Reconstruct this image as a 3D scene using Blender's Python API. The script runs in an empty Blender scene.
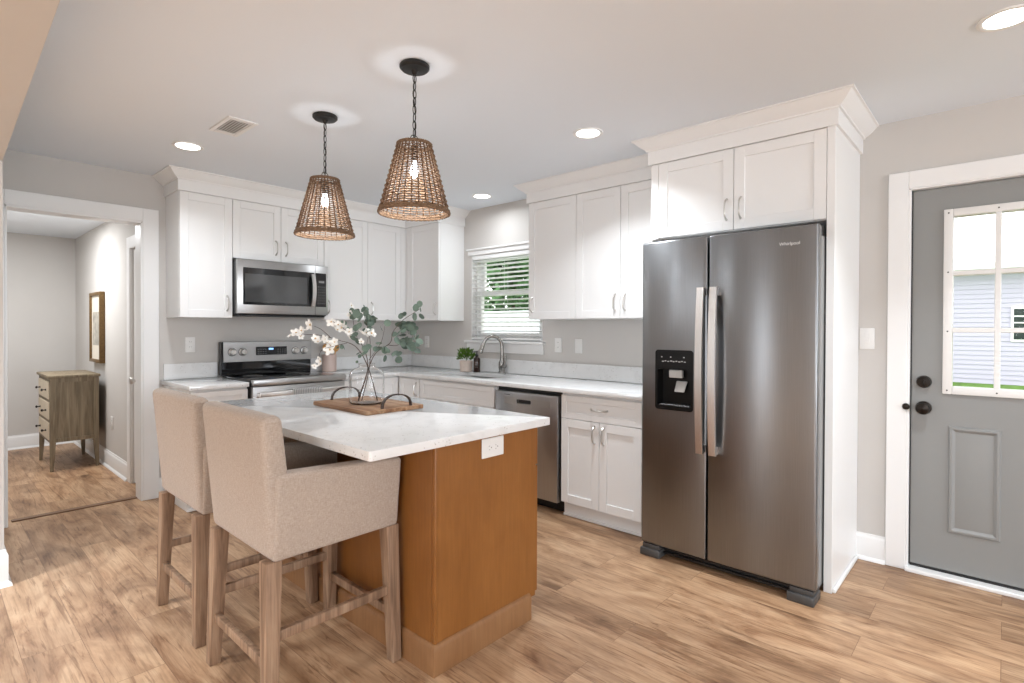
import bpy, bmesh, math, random
from mathutils import Vector, Matrix, Quaternion
PI = math.pi
R = math.radians
scene = bpy.context.scene
col = scene.collection
random.seed(7)

# ------------------------------------------------------------------ camera
W_IMG, H_IMG = 1024.0, 683.0
F_PX, U0, V0 = 541.756, 513.658, 333.217
cam_data = bpy.data.cameras.new('camera')
cam = bpy.data.objects.new('camera', cam_data)
col.objects.link(cam)
cam_data.sensor_fit = 'HORIZONTAL'
cam_data.sensor_width = 36.0
cam_data.lens = F_PX / W_IMG * 36.0
cam_data.shift_x = (W_IMG / 2 - U0) / W_IMG
cam_data.shift_y = (V0 - H_IMG / 2) / W_IMG
cam_data.clip_start = 0.05
cam_data.clip_end = 200
yaw, pitch, roll = R(47.738), R(-0.5043), R(0.2211)
fwd0 = Vector((math.sin(yaw), math.cos(yaw), 0))
right0 = Vector((math.cos(yaw), -math.sin(yaw), 0))
up0 = Vector((0, 0, 1))
fwd = fwd0 * math.cos(pitch) + up0 * math.sin(pitch)
upv = up0 * math.cos(pitch) - fwd0 * math.sin(pitch)
cr, sr = math.cos(roll), math.sin(roll)
ax_x = right0 * cr + upv * sr
ax_y = upv * cr - right0 * sr
m = Matrix((ax_x, ax_y, -fwd)).transposed().to_4x4()
m.translation = Vector((-3.6938, -4.8833, 1.3275))
cam.matrix_world = m
scene.camera = cam

# ------------------------------------------------------------------ colour management, world, daylight and fill
scene.view_settings.view_transform = 'Standard'
scene.view_settings.look = 'None'
scene.view_settings.gamma = 1.0
scene.view_settings.use_curve_mapping = False
scene.view_settings.exposure = 0.47
world = bpy.data.worlds.new('sky')
scene.world = world
world.use_nodes = True
bg = world.node_tree.nodes['Background']
bg.inputs['Color'].default_value = (0.97, 0.98, 1.0, 1)
bg.inputs['Strength'].default_value = 2.5

def area(name, loc, rot, sx, sy, power, color=(1, 1, 1), shape='RECTANGLE'):
    l = bpy.data.lights.new(name, 'AREA')
    l.shape = shape
    l.size = sx
    if shape in ('RECTANGLE', 'ELLIPSE'):
        l.size_y = sy
    l.energy = power
    l.color = color
    o = bpy.data.objects.new(name, l)
    col.objects.link(o)
    o.location = loc
    o.rotation_euler = rot
    return o

# broad fill lights added in unseen living-room openings behind and beside the camera
area('fill_light_south', (-2.6, -10.97, 1.45), (R(90), 0, 0), 3.4, 1.7, 135, (0.82, 0.91, 1.0))
area('fill_light_west', (-7.37, -6.3, 1.45), (R(90), 0, R(-90)), 2.6, 1.7, 48, (0.84, 0.92, 1.0))

area('daylight_narrow_window', (-7.37, -2.0, 1.45), (R(90), 0, R(-90)), 0.5, 1.7, 12, (0.84, 0.92, 1.0))

# ------------------------------------------------------------------ node helpers
def new_mat(name):
    mt = bpy.data.materials.new(name)
    mt.use_nodes = True
    nt = mt.node_tree
    return mt, nt, nt.nodes['Principled BSDF']

def node(nt, typ, **kw):
    n = nt.nodes.new(typ)
    for k, v in kw.items():
        if k in n.inputs:
            n.inputs[k].default_value = v
        else:
            setattr(n, k, v)
    return n

def link(nt, a, b):
    nt.links.new(a, b)

def ramp(nt, stops):
    n = nt.nodes.new('ShaderNodeValToRGB')
    el = n.color_ramp.elements
    while len(el) < len(stops):
        el.new(0.5)
    for e, (p, c) in zip(el, stops):
        e.position = p
        e.color = (c[0], c[1], c[2], 1)
    return n

def coords(nt, scale=(1, 1, 1), rot=(0, 0, 0)):
    tc = nt.nodes.new('ShaderNodeTexCoord')
    mp = nt.nodes.new('ShaderNodeMapping')
    mp.inputs['Scale'].default_value = scale
    mp.inputs['Rotation'].default_value = rot
    link(nt, tc.outputs['Object'], mp.inputs['Vector'])
    return mp.outputs['Vector']

def bump(nt, bsdf, height, strength=0.2, dist=0.002):
    b = nt.nodes.new('ShaderNodeBump')
    b.inputs['Strength'].default_value = strength
    b.inputs['Distance'].default_value = dist
    link(nt, height, b.inputs['Height'])
    link(nt, b.outputs['Normal'], bsdf.inputs['Normal'])

def plain(name, c, rough=0.5, metal=0.0, spec=0.5, noise=0.0, nscale=40, nbump=0.0):
    mt, nt, b = new_mat(name)
    b.inputs['Base Color'].default_value = (c[0], c[1], c[2], 1)
    b.inputs['Roughness'].default_value = rough
    b.inputs['Metallic'].default_value = metal
    b.inputs['Specular IOR Level'].default_value = spec
    if noise or nbump:
        n = node(nt, 'ShaderNodeTexNoise', Scale=nscale, Detail=3.0)
        link(nt, coords(nt), n.inputs['Vector'])
        if noise:
            lo = [max(0, x * (1 - noise)) for x in c]
            hi = [min(1, x * (1 + noise)) for x in c]
            r = ramp(nt, [(0.3, lo), (0.7, hi)])
            link(nt, n.outputs['Fac'], r.inputs['Fac'])
            link(nt, r.outputs['Color'], b.inputs['Base Color'])
        if nbump:
            bump(nt, b, n.outputs['Fac'], nbump, 0.001)
    return mt

def emit(name, c, s):
    mt, nt, b = new_mat(name)
    b.inputs['Base Color'].default_value = (c[0], c[1], c[2], 1)
    b.inputs['Emission Color'].default_value = (c[0], c[1], c[2], 1)
    b.inputs['Emission Strength'].default_value = s
    return mt

def steel(name, c, rough, vertical=True, aniso=0.6):
    mt, nt, b = new_mat(name)
    b.inputs['Metallic'].default_value = 1.0
    b.inputs['Roughness'].default_value = rough
    n = node(nt, 'ShaderNodeTexNoise', Scale=1.0, Detail=2.0)
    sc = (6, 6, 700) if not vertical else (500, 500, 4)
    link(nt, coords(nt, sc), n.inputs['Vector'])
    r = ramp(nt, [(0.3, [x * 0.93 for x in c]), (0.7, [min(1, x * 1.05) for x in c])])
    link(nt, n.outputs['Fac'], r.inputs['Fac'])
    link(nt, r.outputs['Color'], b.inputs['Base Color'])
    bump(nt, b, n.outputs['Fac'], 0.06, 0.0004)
    # brushed finish: highlights drawn out along the height of the sheet
    tg = nt.nodes.new('ShaderNodeTangent')
    tg.direction_type = 'RADIAL'
    tg.axis = 'Z'
    link(nt, tg.outputs['Tangent'], b.inputs['Tangent'])
    b.inputs['Anisotropic'].default_value = aniso
    b.inputs['Anisotropic Rotation'].default_value = 0.25
    return mt

def glass(name, tint=(1, 1, 1), ior=1.45, thin=False):
    mt, nt, b = new_mat(name)
    b.inputs['Base Color'].default_value = (*tint, 1)
    b.inputs['Roughness'].default_value = 0.0
    b.inputs['Transmission Weight'].default_value = 1.0
    b.inputs['IOR'].default_value = ior
    return mt

# ------------------------------------------------------------------ materials
def floor_material():
    mt, nt, b = new_mat('plank_floor')
    vec = coords(nt, (1, 1, 1), (0, 0, R(90)))
    br = nt.nodes.new('ShaderNodeTexBrick')
    br.offset = 0.37
    br.offset_frequency = 2
    br.inputs['Color1'].default_value = (0, 0, 0, 1)
    br.inputs['Color2'].default_value = (1, 1, 1, 1)
    br.inputs['Mortar'].default_value = (0.5, 0.5, 0.5, 1)
    br.inputs['Scale'].default_value = 1.0
    br.inputs['Brick Width'].default_value = 1.22
    br.inputs['Row Height'].default_value = 0.19
    br.inputs['Mortar Size'].default_value = 0.0011
    br.inputs['Mortar Smooth'].default_value = 0.3
    link(nt, vec, br.inputs['Vector'])
    # per-plank offset of the grain
    off = nt.nodes.new('ShaderNodeVectorMath')
    off.operation = 'SCALE'
    off.inputs['Scale'].default_value = 37.0
    link(nt, br.outputs['Color'], off.inputs[0])
    add = nt.nodes.new('ShaderNodeVectorMath')
    add.operation = 'ADD'
    link(nt, vec, add.inputs[0])
    link(nt, off.outputs['Vector'], add.inputs[1])
    def stretched(sx, sy, scale, detail, dist=0.0, rough=0.55):
        mp = nt.nodes.new('ShaderNodeMapping')
        mp.inputs['Scale'].default_value = (sx, sy, 1)
        link(nt, add.outputs['Vector'], mp.inputs['Vector'])
        n = node(nt, 'ShaderNodeTexNoise', Scale=scale, Detail=detail, Distortion=dist, Roughness=rough)
        link(nt, mp.outputs['Vector'], n.inputs['Vector'])
        return n.outputs['Fac']
    g1 = stretched(0.60, 2.6, 2.6, 9.0, 1.8, 0.62)
    g2 = stretched(3.0, 75.0, 1.6, 5.0, 0.3, 0.6)
    g3 = stretched(1.0, 2.2, 1.15, 5.0, 1.1, 0.6)
    g4 = stretched(0.7, 9.0, 2.6, 7.0, 2.6, 0.6)
    r1 = ramp(nt, [(0.30, (0.245, 0.128, 0.066)), (0.43, (0.395, 0.240, 0.138)), (0.55, (0.480, 0.310, 0.187)), (0.72, (0.560, 0.385, 0.245))])
    link(nt, g1, r1.inputs['Fac'])
    r3 = ramp(nt, [(0.30, (0.40, 0.35, 0.32)), (0.40, (0.74, 0.70, 0.675)), (0.50, (1.0, 1.0, 1.0)), (0.70, (1.08, 1.07, 1.06))])
    link(nt, g3, r3.inputs['Fac'])
    r2 = ramp(nt, [(0.35, (0.80, 0.77, 0.74)), (0.52, (1, 1, 1))])
    link(nt, g2, r2.inputs['Fac'])
    r4 = ramp(nt, [(0.36, (0.64, 0.58, 0.54)), (0.44, (1, 1, 1))])
    link(nt, g4, r4.inputs['Fac'])
    rp = ramp(nt, [(0.0, (0.86, 0.83, 0.80)), (0.5, (1.0, 0.985, 0.97)), (1.0, (1.10, 1.08, 1.05))])
    link(nt, br.outputs['Color'], rp.inputs['Fac'])
    def mul(a, c):
        mx = nt.nodes.new('ShaderNodeMix')
        mx.data_type = 'RGBA'
        mx.blend_type = 'MULTIPLY'
        mx.inputs['Factor'].default_value = 1.0
        link(nt, a, mx.inputs[6])
        link(nt, c, mx.inputs[7])
        return mx.outputs[2]
    c = mul(mul(mul(mul(r1.outputs['Color'], r3.outputs['Color']), r2.outputs['Color']), r4.outputs['Color']), rp.outputs['Color'])
    seam = ramp(nt, [(0.0, (1, 1, 1)), (1.0, (0.50, 0.44, 0.40))])
    link(nt, br.outputs['Fac'], seam.inputs['Fac'])
    c = mul(c, seam.outputs['Color'])
    link(nt, c, b.inputs['Base Color'])
    b.inputs['Roughness'].default_value = 0.42
    b.inputs['Specular IOR Level'].default_value = 0.35
    bump(nt, b, g2, 0.10, 0.001)
    return mt

def quartz_material():
    mt, nt, b = new_mat('speckled_quartz')
    v = coords(nt)
    n1 = node(nt, 'ShaderNodeTexNoise', Scale=9.0, Detail=6.0, Distortion=0.8)
    link(nt, v, n1.inputs['Vector'])
    r1 = ramp(nt, [(0.30, (0.70, 0.70, 0.693)), (0.46, (0.765, 0.765, 0.76)), (0.7, (0.79, 0.79, 0.785))])
    link(nt, n1.outputs['Fac'], r1.inputs['Fac'])
    vo = node(nt, 'ShaderNodeTexVoronoi', Scale=75.0)
    link(nt, v, vo.inputs['Vector'])
    r2 = ramp(nt, [(0.0, (0.50, 0.46, 0.42)), (0.16, (0.66, 0.63, 0.60)), (0.28, (1, 1, 1))])
    link(nt, vo.outputs['Distance'], r2.inputs['Fac'])
    n2 = node(nt, 'ShaderNodeTexNoise', Scale=26.0, Detail=2.0)
    link(nt, v, n2.inputs['Vector'])
    r3 = ramp(nt, [(0.53, (0, 0, 0)), (0.60, (1, 1, 1))])
    link(nt, n2.outputs['Fac'], r3.inputs['Fac'])
    mx = nt.nodes.new('ShaderNodeMix')
    mx.data_type = 'RGBA'
    mx.blend_type = 'MULTIPLY'
    link(nt, r3.outputs['Color'], mx.inputs['Factor'])
    link(nt, r1.outputs['Color'], mx.inputs[6])
    link(nt, r2.outputs['Color'], mx.inputs[7])
    link(nt, mx.outputs[2], b.inputs['Base Color'])
    b.inputs['Roughness'].default_value = 0.045
    b.inputs['Specular IOR Level'].default_value = 0.95
    return mt

def wood_material(name, dark, mid, light, along='Z', rough=0.5, fine=1.0):
    mt, nt, b = new_mat(name)
    sc = {'X': (1.2, 14, 14), 'Y': (14, 1.2, 14), 'Z': (14, 14, 1.2)}[along]
    n = node(nt, 'ShaderNodeTexNoise', Scale=2.0, Detail=6.0, Distortion=0.8)
    link(nt, coords(nt, sc), n.inputs['Vector'])
    r = ramp(nt, [(0.3, dark), (0.5, mid), (0.72, light)])
    link(nt, n.outputs['Fac'], r.inputs['Fac'])
    n2 = node(nt, 'ShaderNodeTexNoise', Scale=2.0, Detail=3.0)
    link(nt, coords(nt, tuple(s * 6 if s > 5 else s * 2 for s in sc)), n2.inputs['Vector'])
    r2 = ramp(nt, [(0.35, (1 - 0.22 * fine,) * 3), (0.6, (1, 1, 1))])
    link(nt, n2.outputs['Fac'], r2.inputs['Fac'])
    mx = nt.nodes.new('ShaderNodeMix')
    mx.data_type = 'RGBA'
    mx.blend_type = 'MULTIPLY'
    mx.inputs['Factor'].default_value = 1.0
    link(nt, r.outputs['Color'], mx.inputs[6])
    link(nt, r2.outputs['Color'], mx.inputs[7])
    link(nt, mx.outputs[2], b.inputs['Base Color'])
    b.inputs['Roughness'].default_value = rough
    b.inputs['Specular IOR Level'].default_value = 0.35
    bump(nt, b, n2.outputs['Fac'], 0.12, 0.001)
    return mt

def stained_material(name, dark, light):
    mt, nt, b = new_mat(name)
    n = node(nt, 'ShaderNodeTexNoise', Scale=2.2, Detail=5.0, Distortion=1.2)
    link(nt, coords(nt, (1.4, 1.4, 0.8)), n.inputs['Vector'])
    r = ramp(nt, [(0.25, dark), (0.75, light)])
    link(nt, n.outputs['Fac'], r.inputs['Fac'])
    n2 = node(nt, 'ShaderNodeTexNoise', Scale=3.0, Detail=3.0)
    link(nt, coords(nt, (30, 30, 2)), n2.inputs['Vector'])
    r2 = ramp(nt, [(0.35, (0.90, 0.89, 0.88)), (0.65, (1, 1, 1))])
    link(nt, n2.outputs['Fac'], r2.inputs['Fac'])
    mx = nt.nodes.new('ShaderNodeMix')
    mx.data_type = 'RGBA'
    mx.blend_type = 'MULTIPLY'
    mx.inputs['Factor'].default_value = 1.0
    link(nt, r.outputs['Color'], mx.inputs[6])
    link(nt, r2.outputs['Color'], mx.inputs[7])
    link(nt, mx.outputs[2], b.inputs['Base Color'])
    b.inputs['Roughness'].default_value = 0.38
    b.inputs['Specular IOR Level'].default_value = 0.4
    return mt

def fabric_material(name, dark, light, scale=900.0):
    mt, nt, b = new_mat(name)
    n = node(nt, 'ShaderNodeTexNoise', Scale=1.0, Detail=2.0)
    link(nt, coords(nt, (520, 520, 55)), n.inputs['Vector'])
    n2 = node(nt, 'ShaderNodeTexNoise', Scale=1.0, Detail=2.0)
    link(nt, coords(nt, (90, 90, 520)), n2.inputs['Vector'])
    mth = nt.nodes.new('ShaderNodeMath')
    mth.operation = 'ADD'
    link(nt, n.outputs['Fac'], mth.inputs[0])
    link(nt, n2.outputs['Fac'], mth.inputs[1])
    hl = nt.nodes.new('ShaderNodeMath')
    hl.operation = 'MULTIPLY'
    hl.inputs[1].default_value = 0.5
    link(nt, mth.outputs[0], hl.inputs[0])
    r = ramp(nt, [(0.30, dark), (0.68, light)])
    link(nt, hl.outputs[0], r.inputs['Fac'])
    link(nt, r.outputs['Color'], b.inputs['Base Color'])
    b.inputs['Roughness'].default_value = 0.95
    b.inputs['Specular IOR Level'].default_value = 0.1
    b.inputs['Sheen Weight'].default_value = 0.15
    bump(nt, b, hl.outputs[0], 0.35, 0.0015)
    return mt

def striped_material(name, base, stripe):
    mt, nt, b = new_mat(name)
    w = nt.nodes.new('ShaderNodeTexWave')
    w.wave_type = 'BANDS'
    w.bands_direction = 'X'
    w.inputs['Scale'].default_value = 22.0
    link(nt, coords(nt), w.inputs['Vector'])
    r = ramp(nt, [(0.55, base), (0.75, stripe)])
    link(nt, w.outputs['Fac'], r.inputs['Fac'])
    link(nt, r.outputs['Color'], b.inputs['Base Color'])
    b.inputs['Roughness'].default_value = 0.9
    return mt

M = {}
M['floor'] = floor_material()
M['wall'] = plain('greige_wall_paint', (0.595, 0.570, 0.542), 0.85, 0, 0.2, 0.015, 3, 0.0)
M['ceiling'] = plain('ceiling_paint', (0.79, 0.835, 0.885), 0.9, 0, 0.15, 0.0, 12, 0.12)
M['trim'] = plain('white_trim_paint', (0.83, 0.825, 0.815), 0.35, 0, 0.4)
M['cab'] = plain('white_cabinet_paint', (0.84, 0.835, 0.825), 0.32, 0, 0.4)
M['cab_in'] = plain('cabinet_shadow_gap', (0.30, 0.29, 0.28), 0.6)
M['quartz'] = quartz_material()
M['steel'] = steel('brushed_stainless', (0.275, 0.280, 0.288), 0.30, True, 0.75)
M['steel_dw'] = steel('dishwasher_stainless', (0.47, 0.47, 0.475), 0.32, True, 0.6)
M['faucet'] = plain('faucet_steel', (0.36, 0.35, 0.335), 0.25, 1.0)
M['steel_h'] = steel('brushed_stainless_horizontal', (0.47, 0.465, 0.46), 0.30, False, 0.4)
M['handle_steel'] = steel('satin_handle_steel', (0.74, 0.72, 0.70), 0.30)
M['nickel'] = plain('brushed_nickel', (0.62, 0.60, 0.57), 0.28, 1.0)
M['chrome'] = plain('polished_chrome', (0.80, 0.80, 0.80), 0.10, 1.0)
M['black'] = plain('black_plastic', (0.012, 0.012, 0.012), 0.35)
M['black_glass'] = plain('black_glass', (0.006, 0.006, 0.007), 0.05, 0, 0.6)
M['mw_glass'] = plain('microwave_window', (0.045, 0.045, 0.045), 0.08, 0, 0.8)
M['black_metal'] = plain('matte_black_metal', (0.014, 0.013, 0.012), 0.42, 0.3)
M['bronze'] = plain('dark_bronze', (0.020, 0.016, 0.013), 0.30, 0.8)
M['gray_plastic'] = plain('gray_plastic', (0.065, 0.063, 0.062), 0.45)
M['light_gray'] = plain('light_gray_plastic', (0.50, 0.50, 0.49), 0.4)
M['case'] = plain('refrigerator_case_gray', (0.33, 0.33, 0.325), 0.45, 0.2)
M['white_plastic'] = plain('white_plastic', (0.78, 0.77, 0.75), 0.35)
M['slot'] = plain('socket_slot', (0.10, 0.09, 0.08), 0.6)
M['honey'] = stained_material('honey_stained_maple', (0.225, 0.085, 0.018), (0.310, 0.125, 0.031))
M['honey_light'] = stained_material('light_stained_maple', (0.235, 0.108, 0.042), (0.310, 0.158, 0.070))
M['oak'] = wood_material('weathered_oak', (0.180, 0.105, 0.062), (0.310, 0.190, 0.118), (0.40, 0.270, 0.175), 'Z', 0.6)
M['dresser_wood'] = wood_material('washed_grey_wood', (0.165, 0.125, 0.080), (0.255, 0.200, 0.130), (0.33, 0.265, 0.180), 'Z', 0.55)
M['dresser_front'] = plain('cream_drawer_paint', (0.66, 0.57, 0.44), 0.5, 0, 0.3, 0.06, 30)
M['fabric'] = fabric_material('oatmeal_linen', (0.330, 0.258, 0.208), (0.490, 0.410, 0.345))
M['rattan'] = plain('woven_rattan', (0.175, 0.105, 0.060), 0.65, 0, 0.3, 0.35, 90)
M['stake'] = plain('rattan_stake', (0.105, 0.050, 0.022), 0.7, 0, 0.3, 0.2, 90)
M['board'] = wood_material('acacia_board', (0.17, 0.075, 0.033), (0.31, 0.165, 0.085), (0.44, 0.28, 0.165), 'Y', 0.45)
M['leather'] = plain('dark_brown_strap', (0.035, 0.018, 0.011), 0.45)
M['glass'] = glass('clear_glass', (1, 1, 1), 1.22)
M['pane'] = glass('window_pane_glass', (1, 1, 1), 1.05)
M['stem'] = plain('brown_twig', (0.085, 0.052, 0.036), 0.7)
M['petal'] = plain('cream_petal', (0.88, 0.85, 0.80), 0.7)
M['pollen'] = plain('yellow_flower_centre', (0.62, 0.36, 0.07), 0.7)
M['euc'] = plain('eucalyptus_leaf', (0.120, 0.165, 0.128), 0.6, 0, 0.3, 0.4, 9)
M['leaf_green'] = plain('bright_green_leaf', (0.085, 0.17, 0.020), 0.5, 0, 0.3, 0.4, 30)
M['pot'] = plain('blush_ceramic', (0.70, 0.58, 0.50), 0.6, 0, 0.3, 0.06, 40)
M['crock'] = plain('pink_ceramic', (0.56, 0.43, 0.38), 0.45)
M['amber'] = plain('amber_spoon_wood', (0.48, 0.25, 0.07), 0.5)
M['bottle'] = plain('dark_amber_bottle', (0.030, 0.016, 0.012), 0.12)
M['tag_white'] = plain('bottle_print', (0.42, 0.38, 0.36), 0.6)
M['door_gray'] = plain('gray_door_paint', (0.260, 0.262, 0.255), 0.42, 0, 0.4)
M['blind'] = plain('white_blind_slat', (0.86, 0.86, 0.85), 0.45)
M['towel'] = striped_material('striped_towel', (0.82, 0.81, 0.79), (0.36, 0.36, 0.37))
M['gold'] = plain('antique_gold_frame', (0.150, 0.085, 0.028), 0.45, 0.2, 0.4, 0.2, 60)
M['mat_board'] = plain('cream_mat_board', (0.72, 0.66, 0.57), 0.8)
M['print_a'] = plain('faded_print', (0.40, 0.37, 0.32), 0.8, 0, 0.2, 0.3, 14)
M['threshold'] = wood_material('threshold_wood', (0.16, 0.085, 0.045), (0.23, 0.13, 0.075), (0.29, 0.17, 0.10), 'X', 0.5)
M['lens'] = emit('lit_lamp_lens', (1.0, 0.97, 0.92), 7.0)
M['bulb'] = emit('lit_bulb', (0.90, 0.95, 1.0), 8.0)
M['lcd'] = emit('blue_display', (0.25, 0.5, 1.0), 1.2)
M['siding'] = plain('pale_blue_siding', (0.50, 0.475, 0.585), 0.7)
M['roofing'] = plain('white_metal_roof', (0.86, 0.86, 0.85), 0.6)
M['dark_pane'] = plain('dark_window_pane', (0.02, 0.035, 0.03), 0.15)
M['grass'] = plain('lawn_grass', (0.12, 0.22, 0.05), 0.9, 0, 0.1, 0.5, 6)
M['tree_leaf'] = plain('tree_leaf', (0.075, 0.165, 0.060), 0.6, 0, 0.2, 0.6, 2.5)
M['bark'] = plain('tree_bark', (0.10, 0.075, 0.055), 0.9, 0, 0.1, 0.3, 20)
M['fence'] = plain('white_fence_boards', (0.60, 0.62, 0.66), 0.6)
M['stain_gray'] = plain('logo_silver', (0.75, 0.74, 0.72), 0.3, 0.6)
M['dispenser'] = plain('dispenser_black', (0.006, 0.006, 0.006), 0.3, 0, 0.25)
M['key'] = plain('keypad_print', (0.22, 0.22, 0.22), 0.5)

# ------------------------------------------------------------------ mesh builder
class MB:
    def __init__(s):
        s.bm = bmesh.new()
        s.mats = []

    def _mi(s, mt):
        if mt is None:
            return 0
        if mt not in s.mats:
            s.mats.append(mt)
        return s.mats.index(mt)

    def box(s, x0, x1, y0, y1, z0, z1, bev=0.0, seg=2, mt=None, rot=None, piv=None):
        g = bmesh.ops.create_cube(s.bm, size=1.0)
        vs = g['verts']
        for v in vs:
            v.co = Vector(((x0 + x1) / 2 + v.co.x * (x1 - x0), (y0 + y1) / 2 + v.co.y * (y1 - y0), (z0 + z1) / 2 + v.co.z * (z1 - z0)))
        fs = list({f for v in vs for f in v.link_faces})
        if bev > 0:
            es = list({e for v in vs for e in v.link_edges})
            r = bmesh.ops.bevel(s.bm, geom=es, offset=bev, segments=seg, profile=0.5, affect='EDGES', clamp_overlap=True)
            vs = list({v for f in r['faces'] for v in f.verts} | {v for v in vs if v.is_valid})
            fs = list({f for v in vs for f in v.link_faces})
        if rot is not None:
            bmesh.ops.rotate(s.bm, verts=vs, cent=Vector(piv or ((x0 + x1) / 2, (y0 + y1) / 2, (z0 + z1) / 2)), matrix=rot)
        k = s._mi(mt)
        for f in fs:
            f.material_index = k
        return vs

    def hexa(s, bottom, top, bev=0.0, seg=2, mt=None):
        """eight-cornered block: four bottom corners, four top corners (same order)"""
        vb = [s.bm.verts.new(p) for p in bottom]
        vt = [s.bm.verts.new(p) for p in top]
        n = len(vb)
        fs = [s.bm.faces.new(vb[::-1]), s.bm.faces.new(vt)]
        for i in range(n):
            fs.append(s.bm.faces.new((vb[i], vb[(i + 1) % n], vt[(i + 1) % n], vt[i])))
        bmesh.ops.recalc_face_normals(s.bm, faces=fs)
        k = s._mi(mt)
        for f in fs:
            f.material_index = k
        if bev > 0:
            es = list({e for f in fs for e in f.edges})
            r = bmesh.ops.bevel(s.bm, geom=es, offset=bev, segments=seg, profile=0.5, affect='EDGES', clamp_overlap=True)
            for f in r['faces']:
                f.material_index = k
        return fs

    def prism(s, poly, axis, a, b, bev=0.0, seg=2, mt=None):
        """poly: 2-D points; axis 'x' -> (y,z), 'y' -> (x,z), 'z' -> (x,y)"""
        def P(p, t):
            return {'x': (t, p[0], p[1]), 'y': (p[0], t, p[1]), 'z': (p[0], p[1], t)}[axis]
        return s.hexa([P(p, a) for p in poly], [P(p, b) for p in poly], bev, seg, mt)

    def tube(s, pts, r, n=8, mt=None, closed=False, flat=None, up=None):
        pts = [Vector(p) for p in pts]
        k = s._mi(mt)
        N = len(pts)
        rings = []
        prev = None
        for i, p in enumerate(pts):
            if closed:
                t = pts[(i + 1) % N] - pts[i - 1]
            else:
                t = pts[min(i + 1, N - 1)] - pts[max(i - 1, 0)]
            t.normalize()
            if up is not None:
                a = Vector(up) - t * t.dot(Vector(up))
            elif prev is None:
                a = t.orthogonal()
            else:
                a = prev - t * t.dot(prev)
            if a.length < 1e-6:
                a = t.orthogonal()
            a.normalize()
            prev = a
            b = t.cross(a)
            rr = r[i] if isinstance(r, (list, tuple)) else r
            fa, fb = (flat if flat else (1, 1))
            rings.append([s.bm.verts.new(p + a * math.cos(2 * PI * j / n) * rr * fa + b * math.sin(2 * PI * j / n) * rr * fb) for j in range(n)])
        rng = range(N) if closed else range(N - 1)
        for i in rng:
            A, B = rings[i], rings[(i + 1) % N]
            for j in range(n):
                f = s.bm.faces.new((A[j], A[(j + 1) % n], B[(j + 1) % n], B[j]))
                f.material_index = k
        if not closed:
            for q in (rings[0][::-1], rings[-1]):
                f = s.bm.faces.new(q)
                f.material_index = k

    def bar(s, p0, p1, w, h, up=(0, 0, 1), bev=0.0, mt=None, w1=None, h1=None):
        """rectangular bar between two points"""
        p0, p1 = Vector(p0), Vector(p1)
        t = (p1 - p0).normalized()
        u = Vector(up) - t * t.dot(Vector(up))
        u.normalize()
        sd = t.cross(u)
        w1 = w if w1 is None else w1
        h1 = h if h1 is None else h1
        q = [(-1, -1), (1, -1), (1, 1), (-1, 1)]
        return s.hexa([p0 + sd * a * w / 2 + u * c * h / 2 for a, c in q], [p1 + sd * a * w1 / 2 + u * c * h1 / 2 for a, c in q], bev, 2, mt)

    def lathe(s, prof, n=32, c=(0, 0, 0), mt=None, axis='z', cap=True):
        k = s._mi(mt)
        rings = []
        for (r, z) in prof:
            ring = []
            for j in range(n):
                a = 2 * PI * j / n
                x, y = r * math.cos(a), r * math.sin(a)
                p = {'z': (x, y, z), 'y': (x, -z, y), 'x': (z, x, y)}[axis]
                ring.append(s.bm.verts.new(Vector(p) + Vector(c)))
            rings.append(ring)
        fs = []
        for A, B in zip(rings, rings[1:]):
            for j in range(n):
                fs.append(s.bm.faces.new((A[j], A[(j + 1) % n], B[(j + 1) % n], B[j])))
        if cap:
            fs.append(s.bm.faces.new(rings[0][::-1]))
            fs.append(s.bm.faces.new(rings[-1]))
        bmesh.ops.recalc_face_normals(s.bm, faces=fs)
        for f in fs:
            f.material_index = k

    def ball(s, c, r, sc=(1, 1, 1), sub=2, mt=None):
        k = s._mi(mt)
        g = bmesh.ops.create_icosphere(s.bm, subdivisions=sub, radius=r)
        for v in g['verts']:
            v.co = Vector((v.co.x * sc[0] + c[0], v.co.y * sc[1] + c[1], v.co.z * sc[2] + c[2]))
        for f in {f for v in g['verts'] for f in v.link_faces}:
            f.material_index = k

    def face(s, pts, mt=None):
        f = s.bm.faces.new([s.bm.verts.new(p) for p in pts])
        f.material_index = s._mi(mt)
        return f

    def sweep(s, path, prof, mt=None):
        """profile (outward offset, z) swept along a plan polyline, outward to the right of travel, mitred"""
        k = s._mi(mt)
        path = [Vector((p[0], p[1])) for p in path]
        nrm = []
        for a, b in zip(path, path[1:]):
            d = (b - a).normalized()
            nrm.append(Vector((d.y, -d.x)))
        rings = []
        for i, p in enumerate(path):
            if i == 0:
                mv = nrm[0]
            elif i == len(path) - 1:
                mv = nrm[-1]
            else:
                a, b = nrm[i - 1], nrm[i]
                mv = (a + b) / (1 + a.dot(b))
            rings.append([s.bm.verts.new((p.x + mv.x * o, p.y + mv.y * o, z)) for o, z in prof])
        fs = []
        n = len(prof)
        for A, B in zip(rings, rings[1:]):
            for j in range(n):
                fs.append(s.bm.faces.new((A[j], A[(j + 1) % n], B[(j + 1) % n], B[j])))
        fs.append(s.bm.faces.new(rings[0][::-1]))
        fs.append(s.bm.faces.new(rings[-1]))
        bmesh.ops.recalc_face_normals(s.bm, faces=fs)
        for f in fs:
            f.material_index = k

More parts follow.
